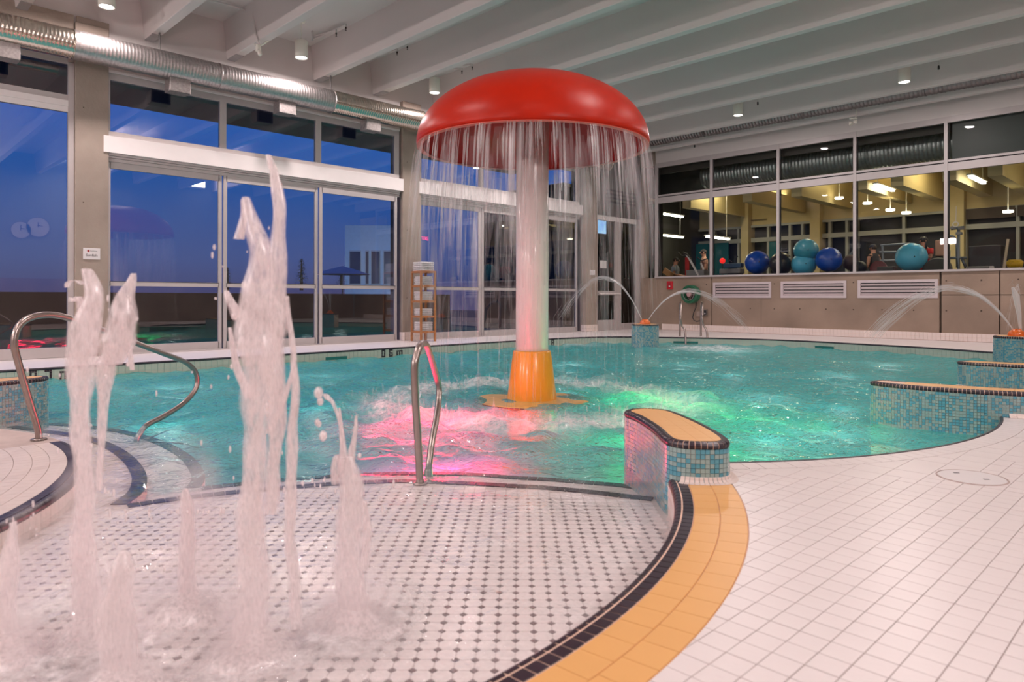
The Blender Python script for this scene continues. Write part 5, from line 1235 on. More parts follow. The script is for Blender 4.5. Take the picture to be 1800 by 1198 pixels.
# ------------------------------------------------------------------ handrails
def catmull(P, n=8):
    P = [Vector(p) for p in P]; out = []
    for i in range(len(P)-1):
        a, b, c, d = P[max(i-1, 0)], P[i], P[i+1], P[min(i+2, len(P)-1)]
        for k in range(n):
            t = k/n; out.append(.5*((2*b)+(c-a)*t+(2*a-5*b+4*c-d)*t*t+(3*b-a-3*c+d)*t**3))
    out.append(P[-1]); return out
A0 = onz(68, 772, ZP); A1 = onz(240, 775, ZB); hd_ = (A1-A0); hd_.z = 0; hd_.normalize(); nrm = Vector((hd_.y, -hd_.x, 0))
def on_plane(px, py, P0, nr):
    r = Vector(ray(px, py)); o = Vector((0, 0, HC)); t = (P0-o).dot(nr)/r.dot(nr); return o+r*t
railA = [A0]+[on_plane(px, py, A0, nrm) for px, py in ((67, 755), (57, 722), (42, 672), (30, 628), (25, 602), (33, 573), (56, 557), (90, 553), (125, 560), (175, 578), (235, 601), (290, 622), (327, 637), (345, 657), (344, 683), (322, 709), (288, 731), (258, 747), (245, 763))]+[A1, A1-Vector((0, 0, .2))]
ra = empty('handrail', A0, 'looping steel handrail at the left steps', 'handrail')
MB().tube(catmull(railA, 8), .0245, 14).build('rail_tube', M_STEEL, ra, smooth=True)
MB().lathe([(.026, 0), (.055, .001), (.055, .006), (.030, .010)], A0, 20).build('foot_plate', M_STEEL, ra, smooth=True)
rbr = empty('handrail', onz(738, 848, ZA), 'looping steel handrail seen end-on left of the mushroom', 'handrail')
bpts = [(738, 850, 4.50), (737.5, 830, 4.50), (734, 760, 4.48), (730, 700, 4.46), (728.5, 650, 4.45), (731, 628, 4.47), (737, 610, 4.55), (744, 603, 4.75), (750, 608, 5.0), (757, 628, 5.25), (765, 655, 5.5), (771, 678, 5.6), (771, 703, 5.55), (767, 735, 5.35), (759, 778, 5.12), (755, 810, 5.02), (753, 838, 5.0), (753, 848, 5.0)]
MB().tube(catmull([atd(*q) for q in bpts], 8), .0245, 14).build('rail_tube', M_STEEL, rbr, smooth=True)
MB().lathe([(.026, 0), (.045, .001), (.045, .006), (.030, .012)], atd(738, 850, 4.5), 20).build('foot_plate', M_STEEL, rbr, smooth=True)
MB().lathe([(.031, -.2), (.031, .09), (.026, .10)], atd(753, 848, 5.0), 16).build('lower_collar', M_STEEL, rbr, smooth=True)
for px, lb in ((1195, 'left rail of the far pool ladder'), (1232, 'right rail of the far pool ladder')):
    b = onz(px, 590.5); dv = Vector((FW[0], FW[1], 0)); rl = empty('ladder_rail', b, lb, 'ladder rail')
    z = lambda py: HC-(py-524.3)/F*(b.x*FW[0]+b.y*FW[1])
    P_ = [b, b+Vector((0, 0, z(555))), Vector((b.x, b.y, z(540))), Vector((b.x, b.y, z(532)))-dv*.08, Vector((b.x, b.y, z(533)))-dv*.25-Vector((RT[0], RT[1], 0))*.03, Vector((b.x, b.y, z(545)))-dv*.42-Vector((RT[0], RT[1], 0))*.07, Vector((b.x, b.y, z(558)))-dv*.5-Vector((RT[0], RT[1], 0))*.10, Vector((b.x, b.y, z(570)))-dv*.5-Vector((RT[0], RT[1], 0))*.07, Vector((b.x, b.y, z(580)))-dv*.55-Vector((RT[0], RT[1], 0))*.0, Vector((b.x, b.y, -.3))-dv*.65]
    MB().tube(catmull(P_[:1]+[b+Vector((0, 0, .3))]+P_[2:], 6), .024*1.1, 10).build('rail_tube', M_STEEL, rl, smooth=True)
# ------------------------------------------------------------------ towel shelf
tb = onz(740, 600.5); tr = empty('towel_shelf', (tb.x, tb.y, 0), 'tall narrow bamboo shelf standing by the second concrete column', 'shelf')
fr = Vector((FW[0], FW[1], 0)); rt = Vector((RT[0], RT[1], 0)); dT = tb.x*FW[0]+tb.y*FW[1]
def tpt(u, v, z): return Vector((tb.x, tb.y, 0))+ax_*u+ay_*v+Vector((0, 0, z))
# the shelf stands diagonal to the view: one leg to the front
ax_ = (rt*.80+fr*.62).normalized(); ay_ = (-rt*.62+fr*.80).normalized(); sW, sD = .37, .42
Hs = 1.62; up3 = Vector((0, 0, 1))
def tbar(p, q, w, name):
    d_ = (q-p); L = d_.length; d_.normalize(); Mx = Matrix((ax_, ay_, up3)).transposed()
    if abs(d_.z) > .9: return MB().box((p+q)/2, (w, w, L), M=Mx).build(name, M_WOOD, tr)
    if abs(d_.dot(ax_)) > .9: return MB().box((p+q)/2, (L, w*.6, w), M=Mx).build(name, M_WOOD, tr)
    return MB().box((p+q)/2, (w*.6, L, w), M=Mx).build(name, M_WOOD, tr)
for u, v in ((0, 0), (sW, 0), (0, sD), (sW, sD)): tbar(tpt(u, v, 0), tpt(u, v, Hs-.0), .042, 'leg')
shelfz = [.22, .57, .92, 1.27, 1.60]
for z in shelfz:
    tbar(tpt(0, 0, z), tpt(sW, 0, z), .05, 'shelf_rail'); tbar(tpt(0, sD, z), tpt(sW, sD, z), .05, 'shelf_rail'); tbar(tpt(0, 0, z), tpt(0, sD, z), .05, 'shelf_rail'); tbar(tpt(sW, 0, z), tpt(sW, sD, z), .05, 'shelf_rail')
    for k in range(5): MB().box(tpt(sW*(k+.5)/5, sD/2, z+.012), (sW/5*.8, sD, .012), M=Matrix((ax_, ay_, up3)).transposed()).build('slat', M_WOOD, tr)
def towel(c, w, d_, h_, rz, label):
    m = MB(); r = random.Random(int(c.z*1000)); n = 3
    for k in range(n):
        z = c.z+h_*(k+.5)/n; sx = w*(1-.03*r.random()); sy = d_*(1-.05*r.random())
        Mx = Matrix.Rotation(rz+r.uniform(-.05, .05), 3, 'Z')
        m.box((c.x+r.uniform(-.006, .006), c.y+r.uniform(-.006, .006), z), (sx, sy, h_/n*.94), M=Mx)
    o = m.build('folded_towel', M_TOWEL, bevel=.0055, bseg=3); return tag(o, label, 'towel', 'folded white towels on the bamboo shelf')
base_a = math.atan2(ax_.y, ax_.x); words = ['bottom', 'lowest-but-one', 'middle', 'second highest', 'top']; pos = ['lowest', 'second', 'third', 'fourth', 'uppermost']
for si, z in enumerate(shelfz):
    nt_ = (5, 4, 5, 5, 5)[si]
    for k in range(nt_):
        zz_ = z+.022+k*.043; c = tpt(sW/2, sD/2, zz_)
        towel(c, sW-.075 if si < 4 else sW-.03, sD-.07 if si < 4 else sD-.02, .036, base_a+random.uniform(-.06, .06), '%s white folded towel of the pile on the %s shelf' % (pos[k] if k < nt_-1 else 'uppermost', words[si]))
# ------------------------------------------------------------------ water
def water_mat():
    m = bpy.data.materials.new('pool_water'); m.use_nodes = True; nt = m.node_tree; nt.nodes.clear(); N = nt.nodes.new; L = nt.links.new
    o = N('ShaderNodeOutputMaterial'); t = N('ShaderNodeBsdfTransparent'); g = N('ShaderNodeBsdfGlossy'); f = N('ShaderNodeLayerWeight'); x = N('ShaderNodeMixShader')
    t.inputs[0].default_value = (1, 1, 1, 1); g.inputs['Roughness'].default_value = .025; f.inputs[0].default_value = .5; pw = N('ShaderNodeMath'); pw.operation = 'POWER'; pw.inputs[1].default_value = 4.6; L(f.outputs['Facing'], pw.inputs[0]); ma = N('ShaderNodeMath'); ma.operation = 'MULTIPLY_ADD'; ma.inputs[1].default_value = .93; ma.inputs[2].default_value = .065; L(pw.outputs[0], ma.inputs[0])
    tc = N('ShaderNodeTexCoord'); mp = N('ShaderNodeMapping'); n1 = N('ShaderNodeTexNoise'); n2 = N('ShaderNodeTexNoise'); ad = N('ShaderNodeMath'); bp = N('ShaderNodeBump')
    n1.inputs['Scale'].default_value = 7; n1.inputs['Detail'].default_value = 4; n1.inputs['Distortion'].default_value = 1.2; n2.inputs['Scale'].default_value = 27; n2.inputs['Detail'].default_value = 2
    L(tc.outputs['Object'], mp.inputs[0]); L(mp.outputs[0], n1.inputs[0]); L(mp.outputs[0], n2.inputs[0])
    ad.operation = 'MULTIPLY_ADD'; L(n2.outputs['Fac'], ad.inputs[0]); ad.inputs[1].default_value = .75; L(n1.outputs['Fac'], ad.inputs[2])
    L(ad.outputs[0], bp.inputs['Height']); ab = N('ShaderNodeAttribute'); ab.attribute_name = 'deep'; am = N('ShaderNodeMapRange'); L(ab.outputs['Fac'], am.inputs[0]); am.inputs['From Min'].default_value = .02; am.inputs['From Max'].default_value = .6; am.inputs['To Min'].default_value = .16; am.inputs['To Max'].default_value = 1.0; L(am.outputs[0], bp.inputs['Strength']); bp.inputs['Distance'].default_value = .05
    L(bp.outputs[0], g.inputs['Normal']); L(bp.outputs[0], f.inputs['Normal'])
    L(ma.outputs[0], x.inputs[0]); L(t.outputs[0], x.inputs[1]); L(g.outputs[0], x.inputs[2])
    # foam: white bubbles carried by a vertex attribute
    at = N('ShaderNodeAttribute'); at.attribute_name = 'foam'; n3 = N('ShaderNodeTexNoise'); n3.inputs['Scale'].default_value = 16; n3.inputs['Detail'].default_value = 6; n3.inputs['Roughness'].default_value = .7
    L(tc.outputs['Object'], n3.inputs[0]); mr = N('ShaderNodeMapRange'); mr.inputs['From Min'].default_value = .30; mr.inputs['From Max'].default_value = .68; L(n3.outputs['Fac'], mr.inputs[0])
    mu_ = N('ShaderNodeMath'); mu_.operation = 'MULTIPLY'; L(at.outputs['Fac'], mu_.inputs[0]); L(mr.outputs[0], mu_.inputs[1])
    mu_.use_clamp = True
    dfu = N('ShaderNodeBsdfDiffuse'); dfu.inputs[0].default_value = (.86, .84, .85, 1); trl = N('ShaderNodeBsdfTranslucent'); trl.inputs[0].default_value = (.86, .84, .85, 1)
    fx = N('ShaderNodeMixShader'); fx.inputs[0].default_value = .25; L(dfu.outputs[0], fx.inputs[1]); L(trl.outputs[0], fx.inputs[2])
    # cloudy, aerated turquoise body of the deep part
    ad2 = N('ShaderNodeAttribute'); ad2.attribute_name = 'deep'
    bd = N('ShaderNodeBsdfDiffuse'); bd.inputs[0].default_value = (.070, .54, .56, 1); bt = N('ShaderNodeBsdfTranslucent'); bt.inputs[0].default_value = (.40, .62, .62, 1)
    L(bp.outputs[0], bd.inputs['Normal']); bm2 = N('ShaderNodeMixShader'); bm2.inputs[0].default_value = .28; L(bd.outputs[0], bm2.inputs[1]); L(bt.outputs[0], bm2.inputs[2])
    tx = N('ShaderNodeMixShader'); L(ad2.outputs['Fac'], tx.inputs[0]); L(t.outputs[0], tx.inputs[1]); L(bm2.outputs[0], tx.inputs[2]); L(tx.outputs[0], x.inputs[1])
    y = N('ShaderNodeMixShader'); L(mu_.outputs[0], y.inputs[0]); L(x.outputs[0], y.inputs[1]); L(fx.outputs[0], y.inputs[2]); L(y.outputs[0], o.inputs[0])
    return m
M_WATER = water_mat()
RES = .032
xs_ = np.arange(-11.8, .35, RES); ys_ = np.arange(-1.2, 16.8, RES); XX, YY = np.meshgrid(xs_, ys_)
D_ = XX*FW[0]+YY*FW[1]; U_ = 900+(XX*RT[0]+YY*RT[1])/np.maximum(D_, .1)*F
r_m = np.hypot(XX-MX, YY-MY_)
ZZ = np.zeros_like(XX); rw = np.random.default_rng(3)
for k in range(90):
    lam = 10**rw.uniform(math.log10(.11), math.log10(.9)); a = rw.uniform(0, 2*PI); ph = rw.uniform(0, 2*PI); amp = .00150*(lam/.3)**.95
    ZZ += amp*np.sin(2*PI/lam*(XX*math.cos(a)+YY*math.sin(a)+.05*np.sin(3*XX+2*YY+k))+ph)
choppy = 1+1.0*np.exp(-((r_m-1.7)/1.1)**2)
shallow = inside(POLYA, XX, YY)
calm = np.where(shallow, .28, 1.0)
ZZ = ZZ*choppy*calm
ZZ += .004*np.sin(2*PI/.33*r_m)*np.exp(-((r_m-2.4)/1.2)**2)
# foam attribute
nz = np.zeros_like(XX); 
for k in range(26):
    lam = 10**rw.uniform(math.log10(.18), math.log10(1.1)); a = rw.uniform(0, 2*PI); nz += np.sin(2*PI/lam*(XX*math.cos(a)+YY*math.sin(a))+rw.uniform(0, 6))
nz /= nz.std()
foam = np.exp(-((r_m-1.62)/.34)**2)*(.95+.22*nz)
JET = [(445, 1150, 2.33), (152, 1120, 2.42), (612, 1090, 2.52), (208, 1180, 2.15), (333, 1060, 2.6), (20, 1150, 2.3), (90, 1080, 2.5), (515, 1110, 2.45)]
for px, py, d in JET:
    p = atd(px, py, d); rj = np.hypot(XX-p.x, YY-p.y); foam = np.maximum(foam, np.exp(-(rj/.30)**2)*(.9+.4*nz))
p = atd(250, 1180, 1.95); q = np.hypot((XX-p.x), (YY-p.y)); foam = np.maximum(foam, np.exp(-(q/.62)**2)*(.75+.42*nz))
for cx_, cy_, rr_, st in ((f1c.x-1.6, f1c.y-.5, .4, .7), (f1c.x+1.3, f1c.y+.8, .8, 1.5)): foam = np.maximum(foam, np.exp(-(np.hypot(XX-cx_, YY-cy_)/rr_)**2)*st*(.9+.2*nz))
foam = np.maximum(foam, np.where(shallow, .10+.10*nz, 0)); foam = np.clip(foam, 0, 1.25)
ZZ += foam*.010*np.abs(nz)*.5
keep = inside(POOL, XX, YY)
k2 = keep.copy()
for dx in (-1, 0, 1):
    for dy in (-1, 0, 1): k2 |= np.roll(np.roll(keep, dx, 0), dy, 1)
plat_in = np.hypot(XX-CP[0], YY-CP[1]) < RP_GR-.1
vis = (D_ > .8) & (U_ > -160) & (U_ < 1960)
k2 &= vis & ~plat_in
# drop quads near the eye that lie right under the curb
ny, nx = XX.shape; ok = k2[:-1, :-1] & k2[1:, :-1] & k2[:-1, 1:] & k2[1:, 1:]
idx = np.arange(ny*nx).reshape(ny, nx); quads = np.c_[idx[:-1, :-1][ok], idx[:-1, 1:][ok], idx[1:, 1:][ok], idx[1:, :-1][ok]]
used = np.unique(quads); remap = -np.ones(ny*nx, int); remap[used] = np.arange(len(used))
V = np.c_[XX.ravel(), YY.ravel(), (ZW+ZZ).ravel()][used]; Fq = remap[quads]
me = bpy.data.meshes.new('water_surface'); me.vertices.add(len(V)); me.vertices.foreach_set('co', V.ravel()); me.loops.add(Fq.size); me.loops.foreach_set('vertex_index', Fq.ravel())
me.polygons.add(len(Fq)); me.polygons.foreach_set('loop_start', np.arange(0, Fq.size, 4)); me.polygons.foreach_set('loop_total', np.full(len(Fq), 4)); me.polygons.foreach_set('use_smooth', np.ones(len(Fq), bool))
me.update(calc_edges=True); at = me.attributes.new('foam', 'FLOAT', 'POINT'); at.data.foreach_set('value', foam.ravel()[used].astype(np.float32))
inB = inside(POLYB, XX, YY); deep = np.where(shallow, .0, np.where(inB, .22, .66))
for _ in range(5): deep = (deep+np.roll(deep, 1, 0)+np.roll(deep, -1, 0)+np.roll(deep, 1, 1)+np.roll(deep, -1, 1))/5
at2 = me.attributes.new('deep', 'FLOAT', 'POINT'); at2.data.foreach_set('value', deep.ravel()[used].astype(np.float32)); me.materials.append(M_WATER)
wo_ = bpy.data.objects.new('pool_water', me); COL.objects.link(wo_); tag(wo_, 'rippled turquoise pool water with foam under the mushroom', 'water', kind='stuff')
# underwater lamps
def under(name, px, py, z, power, col, r=.10, up=True):
    p = onz(px, py, ZW); l = bpy.data.lights.new(name, 'POINT'); l.energy = power; l.color = col; l.shadow_soft_size = r; o = bpy.data.objects.new(name, l); COL.objects.link(o); o.location = (p.x, p.y, z); return o
for px, py, k in ((860, 722, .7), (800, 732, 1.2), (725, 742, 1.2), (760, 770, 1), (830, 772, .35), (670, 755, .7)): under('red_pool_lamp', px, py, -.36, L_RED*k, (1, .015, .07), .22)
for px, py, k in ((1110, 700, 1), (1160, 698, 1), (1250, 715, .8), (1330, 735, .7), (1200, 745, .5), (1420, 745, .4)): under('green_pool_lamp', px, py, -.40, L_GREEN*k, (.03, 1, .22), .25)
for px, py in ((1290, 618), (1480, 660), (1560, 640), (1350, 700), (1000, 640), (560, 660), (300, 680), (1450, 760), (1200, 640)):  # white lights added under water to brighten the pool, no visible source
    under('pool_fill_light', px, py, -.42, L_POOL, (.75, 1, .95), .25)
# ------------------------------------------------------------------ falling and jetting water
def spray_mat(name, alpha, col=(.92, .84, .85), rough=.25, edge=True, trans=.4):
    m = bpy.data.materials.new(name); m.use_nodes = True; nt = m.node_tree; nt.nodes.clear(); N = nt.nodes.new; L = nt.links.new
    o = N('ShaderNodeOutputMaterial'); t = N('ShaderNodeBsdfTransparent'); d = N('ShaderNodeBsdfDiffuse'); tl = N('ShaderNodeBsdfTranslucent'); g = N('ShaderNodeBsdfGlossy')
    d.inputs[0].default_value = col+(1,); tl.inputs[0].default_value = col+(1,); g.inputs['Roughness'].default_value = rough
    m1 = N('ShaderNodeMixShader'); m1.inputs[0].default_value = trans; L(d.outputs[0], m1.inputs[1]); L(tl.outputs[0], m1.inputs[2])
    m2 = N('ShaderNodeMixShader'); m2.inputs[0].default_value = .12; L(m1.outputs[0], m2.inputs[1]); L(g.outputs[0], m2.inputs[2])
    m3 = N('ShaderNodeMixShader'); L(t.outputs[0], m3.inputs[1]); L(m2.outputs[0], m3.inputs[2]); L(m3.outputs[0], o.inputs[0])
    if edge:
        lw = N('ShaderNodeLayerWeight'); lw.inputs[0].default_value = .42; mr = N('ShaderNodeMapRange'); L(lw.outputs['Facing'], mr.inputs[0])
        mr.inputs['From Min'].default_value = .05; mr.inputs['From Max'].default_value = .60; mr.inputs['To Min'].default_value = alpha; mr.inputs['To Max'].default_value = .02
        tc = N('ShaderNodeTexCoord'); n = N('ShaderNodeTexNoise'); mp = N('ShaderNodeMapping'); mp.inputs['Scale'].default_value = (16, 16, 4); L(tc.outputs['Object'], mp.inputs[0]); L(mp.outputs[0], n.inputs[0]); n.inputs['Detail'].default_value = 4
        m4 = N('ShaderNodeMapRange'); L(n.outputs['Fac'], m4.inputs[0]); m4.inputs['From Min'].default_value = .3; m4.inputs['From Max'].default_value = .6; m4.inputs['To Min'].default_value = .40; m4.inputs['To Max'].default_value = 1
        mm = N('ShaderNodeMath'); mm.operation = 'MULTIPLY'; L(mr.outputs[0], mm.inputs[0]); L(m4.outputs[0], mm.inputs[1]); L(mm.outputs[0], m3.inputs[0])
    else: m3.inputs[0].default_value = alpha
    return m
M_JET = spray_mat('jet_water', .94, (1, .92, .93), .3, trans=.28); M_MIST = spray_mat('spray_mist', .12, (1, .92, .93), .5, trans=.5); M_FILM = spray_mat('film_water', .12, (.9, .84, .84), .15, edge=False); M_FALL = spray_mat('falling_water_mat', .13, (.86, .80, .82), .2, edge=False, trans=.5); M_FALL2 = spray_mat('falling_water_dense', .26, (.92, .86, .88), .2, edge=False, trans=.5); M_ARC = spray_mat('arc_water', .38, (.95, .88, .88), .2, edge=False)
# curtain under the cap: thin tapering streaks in clumps
def streak(m, p, r0, L_, w, ang, vout):
    """ribbon falling from the rim; p azimuth ang, radius grows slightly"""
    n = 4; vs = []; ca, sa = math.cos(ang), math.sin(ang)
    for i in range(n+1):
        t = i/n; z = p-L_*t; dz = zr-z; rr = r0+vout*math.sqrt(max(dz, 0)); ww = w*(.25+1.0*math.sin(PI*min(1, .12+t*.85)))*.5
        a1_, a2_ = ang-ww/rr, ang+ww/rr
        vs += [(MX+rr*math.cos(a1_), MY_+rr*math.sin(a1_), z), (MX+rr*math.cos(a2_), MY_+rr*math.sin(a2_), z)]
    m.add(vs, [(2*i, 2*i+1, 2*i+3, 2*i+2) for i in range(n)])
rr3 = random.Random(11); f_lo = MB(); f_hi = MB()
NC = 95
for c in range(NC):
    ang = 2*PI*(c+rr3.uniform(-.5, .5))/NC; dens = rr3.choice((.4, .8, 1, 1.7)); length = rr3.uniform(.5, 1.5)
    vout = rr3.uniform(.06, .13)
    for k in range(int(11*dens)):
        a = ang+rr3.gauss(0, .022); z0 = zr-.01-abs(rr3.gauss(0, .16))*rr3.choice((0, 1)); L_ = min(rr3.uniform(.2, .75)*length, z0+.15)
        streak(f_hi if rr3.random() < .4 else f_lo, z0, R_-.01+rr3.uniform(-.02, .02), L_, rr3.uniform(.006, .022), a, vout)
    for k in range(int(14*dens)):
        a = ang+rr3.gauss(0, .03); z0 = rr3.uniform(.2, zr-.5); L_ = min(rr3.uniform(.15, .6), z0+.15)
        streak(f_lo, z0, R_+rr3.uniform(-.04, .03), L_, rr3.uniform(.003, .010), a, vout)
f_v = MB()
for k in range(190):
    a = rr3.uniform(0, 2*PI); z0 = zr-.01-abs(rr3.gauss(0, .5)); L_ = min(rr3.uniform(.4, 1.3), z0+.15)
    streak(f_v, z0, R_+rr3.uniform(-.03, .02), L_, rr3.uniform(.05, .14), a, rr3.uniform(.06, .13))
wf = empty('water_curtain', (MX, MY_, ZW), 'curtain of water falling from the rim of the red mushroom', 'water', kind='stuff')
f_lo.build('thin_streaks', M_FALL, wf)['kind'] = 'stuff'; f_v.build('veils', spray_mat('veil_water', .075, (.9, .84, .86), .2, edge=False, trans=.5), wf)['kind'] = 'stuff'; f_hi.build('dense_streaks', M_FALL2, wf)['kind'] = 'stuff'
# water film running down the post
f_p = MB()
for k in range(70):
    a = rr3.uniform(0, 2*PI); z0 = rr3.uniform(1.4, 3.0); L_ = min(rr3.uniform(.4, 1.6), z0-.38); r0 = .192
    w = rr3.uniform(.006, .03); vs = []
    for i in range(4):
        z = z0-L_*i/3; vs += [(MX+r0*math.cos(a-w/r0/2), MY_+r0*math.sin(a-w/r0/2), z), (MX+r0*math.cos(a+w/r0/2), MY_+r0*math.sin(a+w/r0/2), z)]
    f_p.add(vs, [(2*i, 2*i+1, 2*i+3, 2*i+2) for i in range(3)])
f_p.build('post_film', M_FILM, wf)['kind'] = 'stuff'
# splash tufts where the curtain lands
sp = MB()
for k in range(1500):
    a = rr3.uniform(0, 2*PI); r0 = rr3.gauss(1.60, .2); x, y = MX+r0*math.cos(a), MY_+r0*math.sin(a); h_ = abs(rr3.gauss(0, .05))+.015; s = rr3.uniform(.004, .012); tx, ty = rr3.gauss(0, .02), rr3.gauss(0, .02)
    g = rr3.uniform(0, PI); cx_, cy_ = math.cos(g)*s, math.sin(g)*s
    sp.add([(x-cx_, y-cy_, ZW-.005), (x+cx_, y+cy_, ZW-.005), (x+tx*.6+cx_*1.4, y+ty*.6+cy_*1.4, ZW+h_*.55), (x+tx*.6-cx_*1.4, y+ty*.6-cy_*1.4, ZW+h_*.55), (x+tx, y+ty, ZW+h_)], [(0, 1, 2, 3), (3, 2, 4)])
sp.build('splash', M_FALL2, wf)['kind'] = 'stuff'
# foreground jets: lumpy columns
def noise3(x, y, z): return math.sin(x*1.7+1.3*math.sin(y*2.1+z))+math.sin(y*2.9+1.7*math.sin(z*1.3+x))+math.sin(z*3.7+x*1.1)
def strand(m, pts, d, seg=16, lump=.22, seed=0):
    P = []; Rr_ = []
    for px, py, rp, *dd_ in pts:
        dd2 = d+(dd_[0] if dd_ else 0); P.append(atd(px, py, dd2)); Rr_.append(rp*.83/F*dd2)
    C_ = catmull(P, 9); n = len(C_); vs = []
    rad = []
    for i in range(n):
        t = i/9; k = min(int(t), len(Rr_)-2); f = t-k; rad.append(Rr_[k]*(1-f)+Rr_[k+1]*f)
    for i, p in enumerate(C_):
        for k in range(seg):
            a = 2*PI*k/seg; nn_ = noise3(math.cos(a)*1.6+seed, math.sin(a)*1.6, p.z*9+seed)/3; r = rad[i]*(1+lump*nn_*(1 if i < n-1 else 0))
            off = .12*rad[i]*math.sin(p.z*17+seed)
            vs.append((p.x+r*math.cos(a)+off*RT[0], p.y+r*math.sin(a)+off*RT[1], p.z))
    fs = [(i*seg+k, i*seg+(k+1) % seg, (i+1)*seg+(k+1) % seg, (i+1)*seg+k) for i in range(n-1) for k in range(seg)]
    fs.append(tuple((n-1)*seg+k for k in range(seg))); m.add(vs, fs)
def jet(label, d, strands, drops, seed):
    base = atd(strands[0][0][0], strands[0][0][1], d); r = empty('water_jet', base, label, 'water jet', 'foaming floor jets of the paddling pool')
    for i, s in enumerate(strands):
        m = MB(); strand(m, s, d, seed=seed+i*3.1, lump=.2 if i == 0 else .32); m.build('jet_column' if i == 0 else 'jet_plume', M_JET, r, smooth=True)
    rj = random.Random(seed); m = MB()
    for px, py, rp in drops: m.ball(atd(px, py, d+rj.uniform(-.1, .1)), rp/F*d, 10, 8, (1, 1, 1.25))
    cx0 = strands[0][-1][0]
    for k in range(26):
        px = cx0+rj.gauss(0, 55); py = rj.uniform(strands[0][-1][1]+40, 900); m.ball(atd(px, py, d+rj.uniform(-.25, .25)), rj.uniform(1.0, 3.2)/F*d, 8, 6, (1, 1, rj.uniform(1, 3)))
    m.build('droplets', M_JET, r, smooth=True)['kind'] = 'stuff'
    # foam mound at the foot
    m = MB()
    for k in range(9):
        px = strands[0][0][0]+rj.gauss(0, 34); t_ = rj.random(); py = strands[0][0][1]-t_*t_*260; rp = rj.uniform(30, 62)
        m.ball(atd(px, py, d+rj.uniform(-.12, .12)), rp/F*d, 20, 12, (1, 1, rj.uniform(1.1, 2.2)))
    m.build('mist', M_MIST, r, smooth=True)['kind'] = 'stuff'
    m = MB(); b = Vector((base.x, base.y, ZW)); prf = []
    for i in range(7): t = i/6; prf.append((.20*(1-t)**.8+.02, .10*t**1.5-.01))
    vs = []; sg = 24
    for i, (rr_, zz_) in enumerate(prf):
        for k in range(sg): a = 2*PI*k/sg; f = 1+.25*noise3(math.cos(a)*2+seed, math.sin(a)*2, i*.5)/3; vs.append((b.x+rr_*f*math.cos(a), b.y+rr_*f*math.sin(a), b.z+zz_))
    m.add(vs, [(i*sg+k, i*sg+(k+1) % sg, (i+1)*sg+(k+1) % sg, (i+1)*sg+k) for i in range(6) for k in range(sg)]); m.build('foam_mound', M_JET, r, smooth=True)
jet('tallest twin-topped foaming jet, second from the left', 2.33, [
    [(445, 1160, 40), (442, 1050, 38), (443, 950, 33), (446, 850, 28), (452, 760, 27), (455, 680, 40), (452, 600, 46), (455, 520, 36), (458, 450, 28), (447, 400, 20), (438, 365, 14), (433, 346, 9)],
    [(478, 900, 18), (482, 780, 16), (485, 700, 22), (486, 600, 24), (487, 520, 20), (489, 430, 17), (490, 360, 14), (484, 310, 11), (476, 285, 9), (472, 272, 6)],
    [(520, 1100, 14), (512, 950, 14), (510, 850, 13), (514, 760, 12), (520, 690, 10), (515, 620, 8), (506, 540, 6), (505, 520, 4)],
    [(470, 760, 12), (500, 700, 9), (512, 660, 6), (516, 640, 4)], [(440, 700, 12), (418, 650, 10), (408, 600, 7), (404, 575, 4)], [(425, 560, 20), (405, 530, 12), (398, 510, 5)], [(420, 420, 12), (430, 380, 9), (428, 350, 5)]],
    [(560, 690, 9), (563, 705, 7), (558, 742, 6), (568, 766, 7), (430, 500, 6), (413, 555, 7)], 1)
jet('wide foaming jet at the left with bent drooping plumes', 2.42, [
    [(152, 1120, 32), (150, 1000, 28), (148, 900, 24), (145, 800, 20), (142, 700, 22), (146, 620, 38), (158, 560, 32), (164, 520, 22), (158, 490, 16), (152, 472, 11)],
    [(200, 640, 22), (208, 600, 36), (214, 560, 30), (218, 525, 18), (232, 495, 10), (236, 480, 6)],
    [(150, 560, 12), (140, 522, 7), (130, 530, 7), (125, 522, 5)], [(150, 500, 12), (135, 492, 8), (122, 496, 7), (118, 505, 5)],
    [(232, 650, 5), (226, 610, 7), (215, 570, 10), (208, 540, 8)], [(176, 860, 6), (178, 760, 10), (182, 690, 14), (190, 640, 22), (200, 600, 14)]],
    [(240, 560, 4), (225, 640, 4)], 2)
jet('shorter horned foaming jet right of the tallest one', 2.52, [
    [(618, 1100, 44), (616, 1020, 38), (614, 950, 34), (613, 880, 30), (613, 830, 26), (610, 800, 18)],
    [(606, 830, 16), (602, 780, 7), (598, 745, 5), (586, 710, 5), (577, 700, 9), (572, 692, 6)], [(612, 830, 14), (622, 780, 7), (625, 750, 5), (626, 730, 3)], [(604, 830, 12), (600, 760, 5), (598, 725, 3), (597, 716, 2)],
    [(590, 850, 10), (588, 825, 12), (592, 800, 8)], [(640, 1000, 12), (645, 930, 10), (640, 880, 7)]],
    [(568, 766, 8), (561, 745, 5), (632, 800, 4)], 3)
jet('low rounded jet in the lower left foreground', 2.1, [[(208, 1230, 46), (208, 1130, 42), (208, 1050, 36), (213, 1000, 26), (216, 975, 14), (217, 966, 6)]], [], 4)
jet('thin low jet between the left jet and the tallest one', 2.6, [[(333, 1070, 20), (332, 1000, 20), (331, 940, 17), (328, 890, 15), (326, 868, 9), (326, 858, 5)]], [], 5)
jet('jet cut by the left frame edge', 2.3, [[(10, 1190, 34), (10, 1100, 30), (12, 1020, 24), (18, 970, 17), (24, 930, 10), (26, 915, 5)]], [], 6)
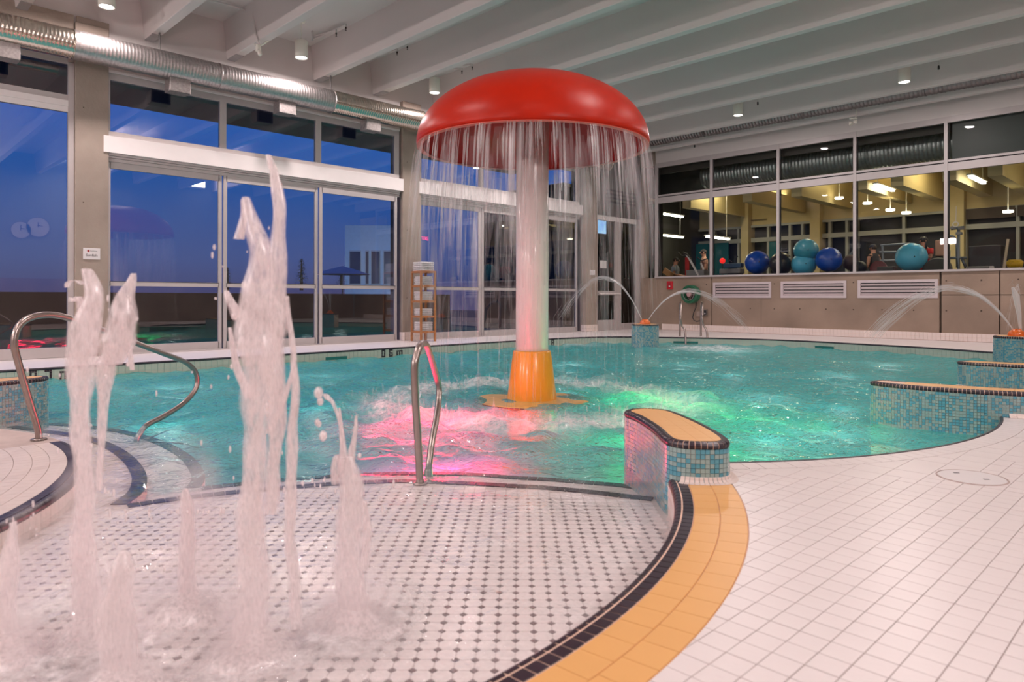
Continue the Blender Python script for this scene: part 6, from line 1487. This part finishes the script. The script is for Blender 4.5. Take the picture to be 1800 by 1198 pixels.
# arching jets of the two pedestals
def arc(m, P0, apex, P1, n, spread, w, r):
    """water arc from P0 over apex to P1: many thin streaks following the parabola"""
    a, b, c = Vector(P0), Vector(apex), Vector(P1)
    for k in range(n):
        j = Vector((r.gauss(0, 1), r.gauss(0, 1), r.gauss(0, 1))); t0 = r.random()**1.0*.92; t1 = min(1, t0+r.uniform(.05, .22)); vs = []; ww = w*r.uniform(.3, 1)
        for i in range(5):
            t = t0+(t1-t0)*i/4; u = t
            p = a*(1-u)*(1-2*u)+b*4*u*(1-u)+c*u*(2*u-1); p = p+j*spread*(u**1.1+.03)
            q = ww*(math.sin(PI*i/4)+.15); vs += [tuple(p+Vector((0, 0, q))), tuple(p-Vector((0, 0, q)))]
        m.add(vs, [(2*i, 2*i+1, 2*i+3, 2*i+2) for i in range(4)])
ra_ = random.Random(5)
def arcobj(P0, AP, P1, label, n=210, spread=.055, w=.0055):
    m = MB(); arc(m, P0, AP, P1, n, spread, w, ra_)
    a, b, c = Vector(P0), Vector(AP), Vector(P1); m.tube([a*(1-u)*(1-2*u)+b*4*u*(1-u)+c*u*(2*u-1) for u in np.linspace(0, .42, 12)], [.010+.012*(i/11) for i in range(12)], 6)
    o = m.build('water_arc', M_ARC); tag(o, label, 'water jet', kind=None); return o
d1 = 16.7; d2 = 11.6
arcobj(atd(1128, 561, d1), atd(1062, 488, d1-.2), atd(985, 560, d1-.6), 'water arc thrown left from the far corner pedestal')
arcobj(atd(1140, 561, d1), atd(1220, 512, d1+.1), atd(1318, 584, d1+.2), 'water arc thrown right from the far corner pedestal, before the hose reel')
arcobj(atd(1782, 581, d2), atd(1668, 506, d2), atd(1530, 590, d2), 'long water arc thrown left from the right-hand pedestal', n=300, spread=.06)
m = MB(); arc(m, atd(1794, 580, d2), atd(1788, 505, d2), atd(1772, 590, d2), 90, .05, .012, ra_); arc(m, atd(1794, 580, d2), atd(1786, 500, d2), atd(1800, 640, d2), 60, .08, .008, ra_)
m.tube([atd(1794, 580, d2), atd(1791, 550, d2), atd(1786, 520, d2), atd(1780, 505, d2)], [.02, .035, .05, .02], 8)
tag(m.build('water_arc', M_ARC), 'upright foaming jet on the right-hand pedestal', 'water jet')
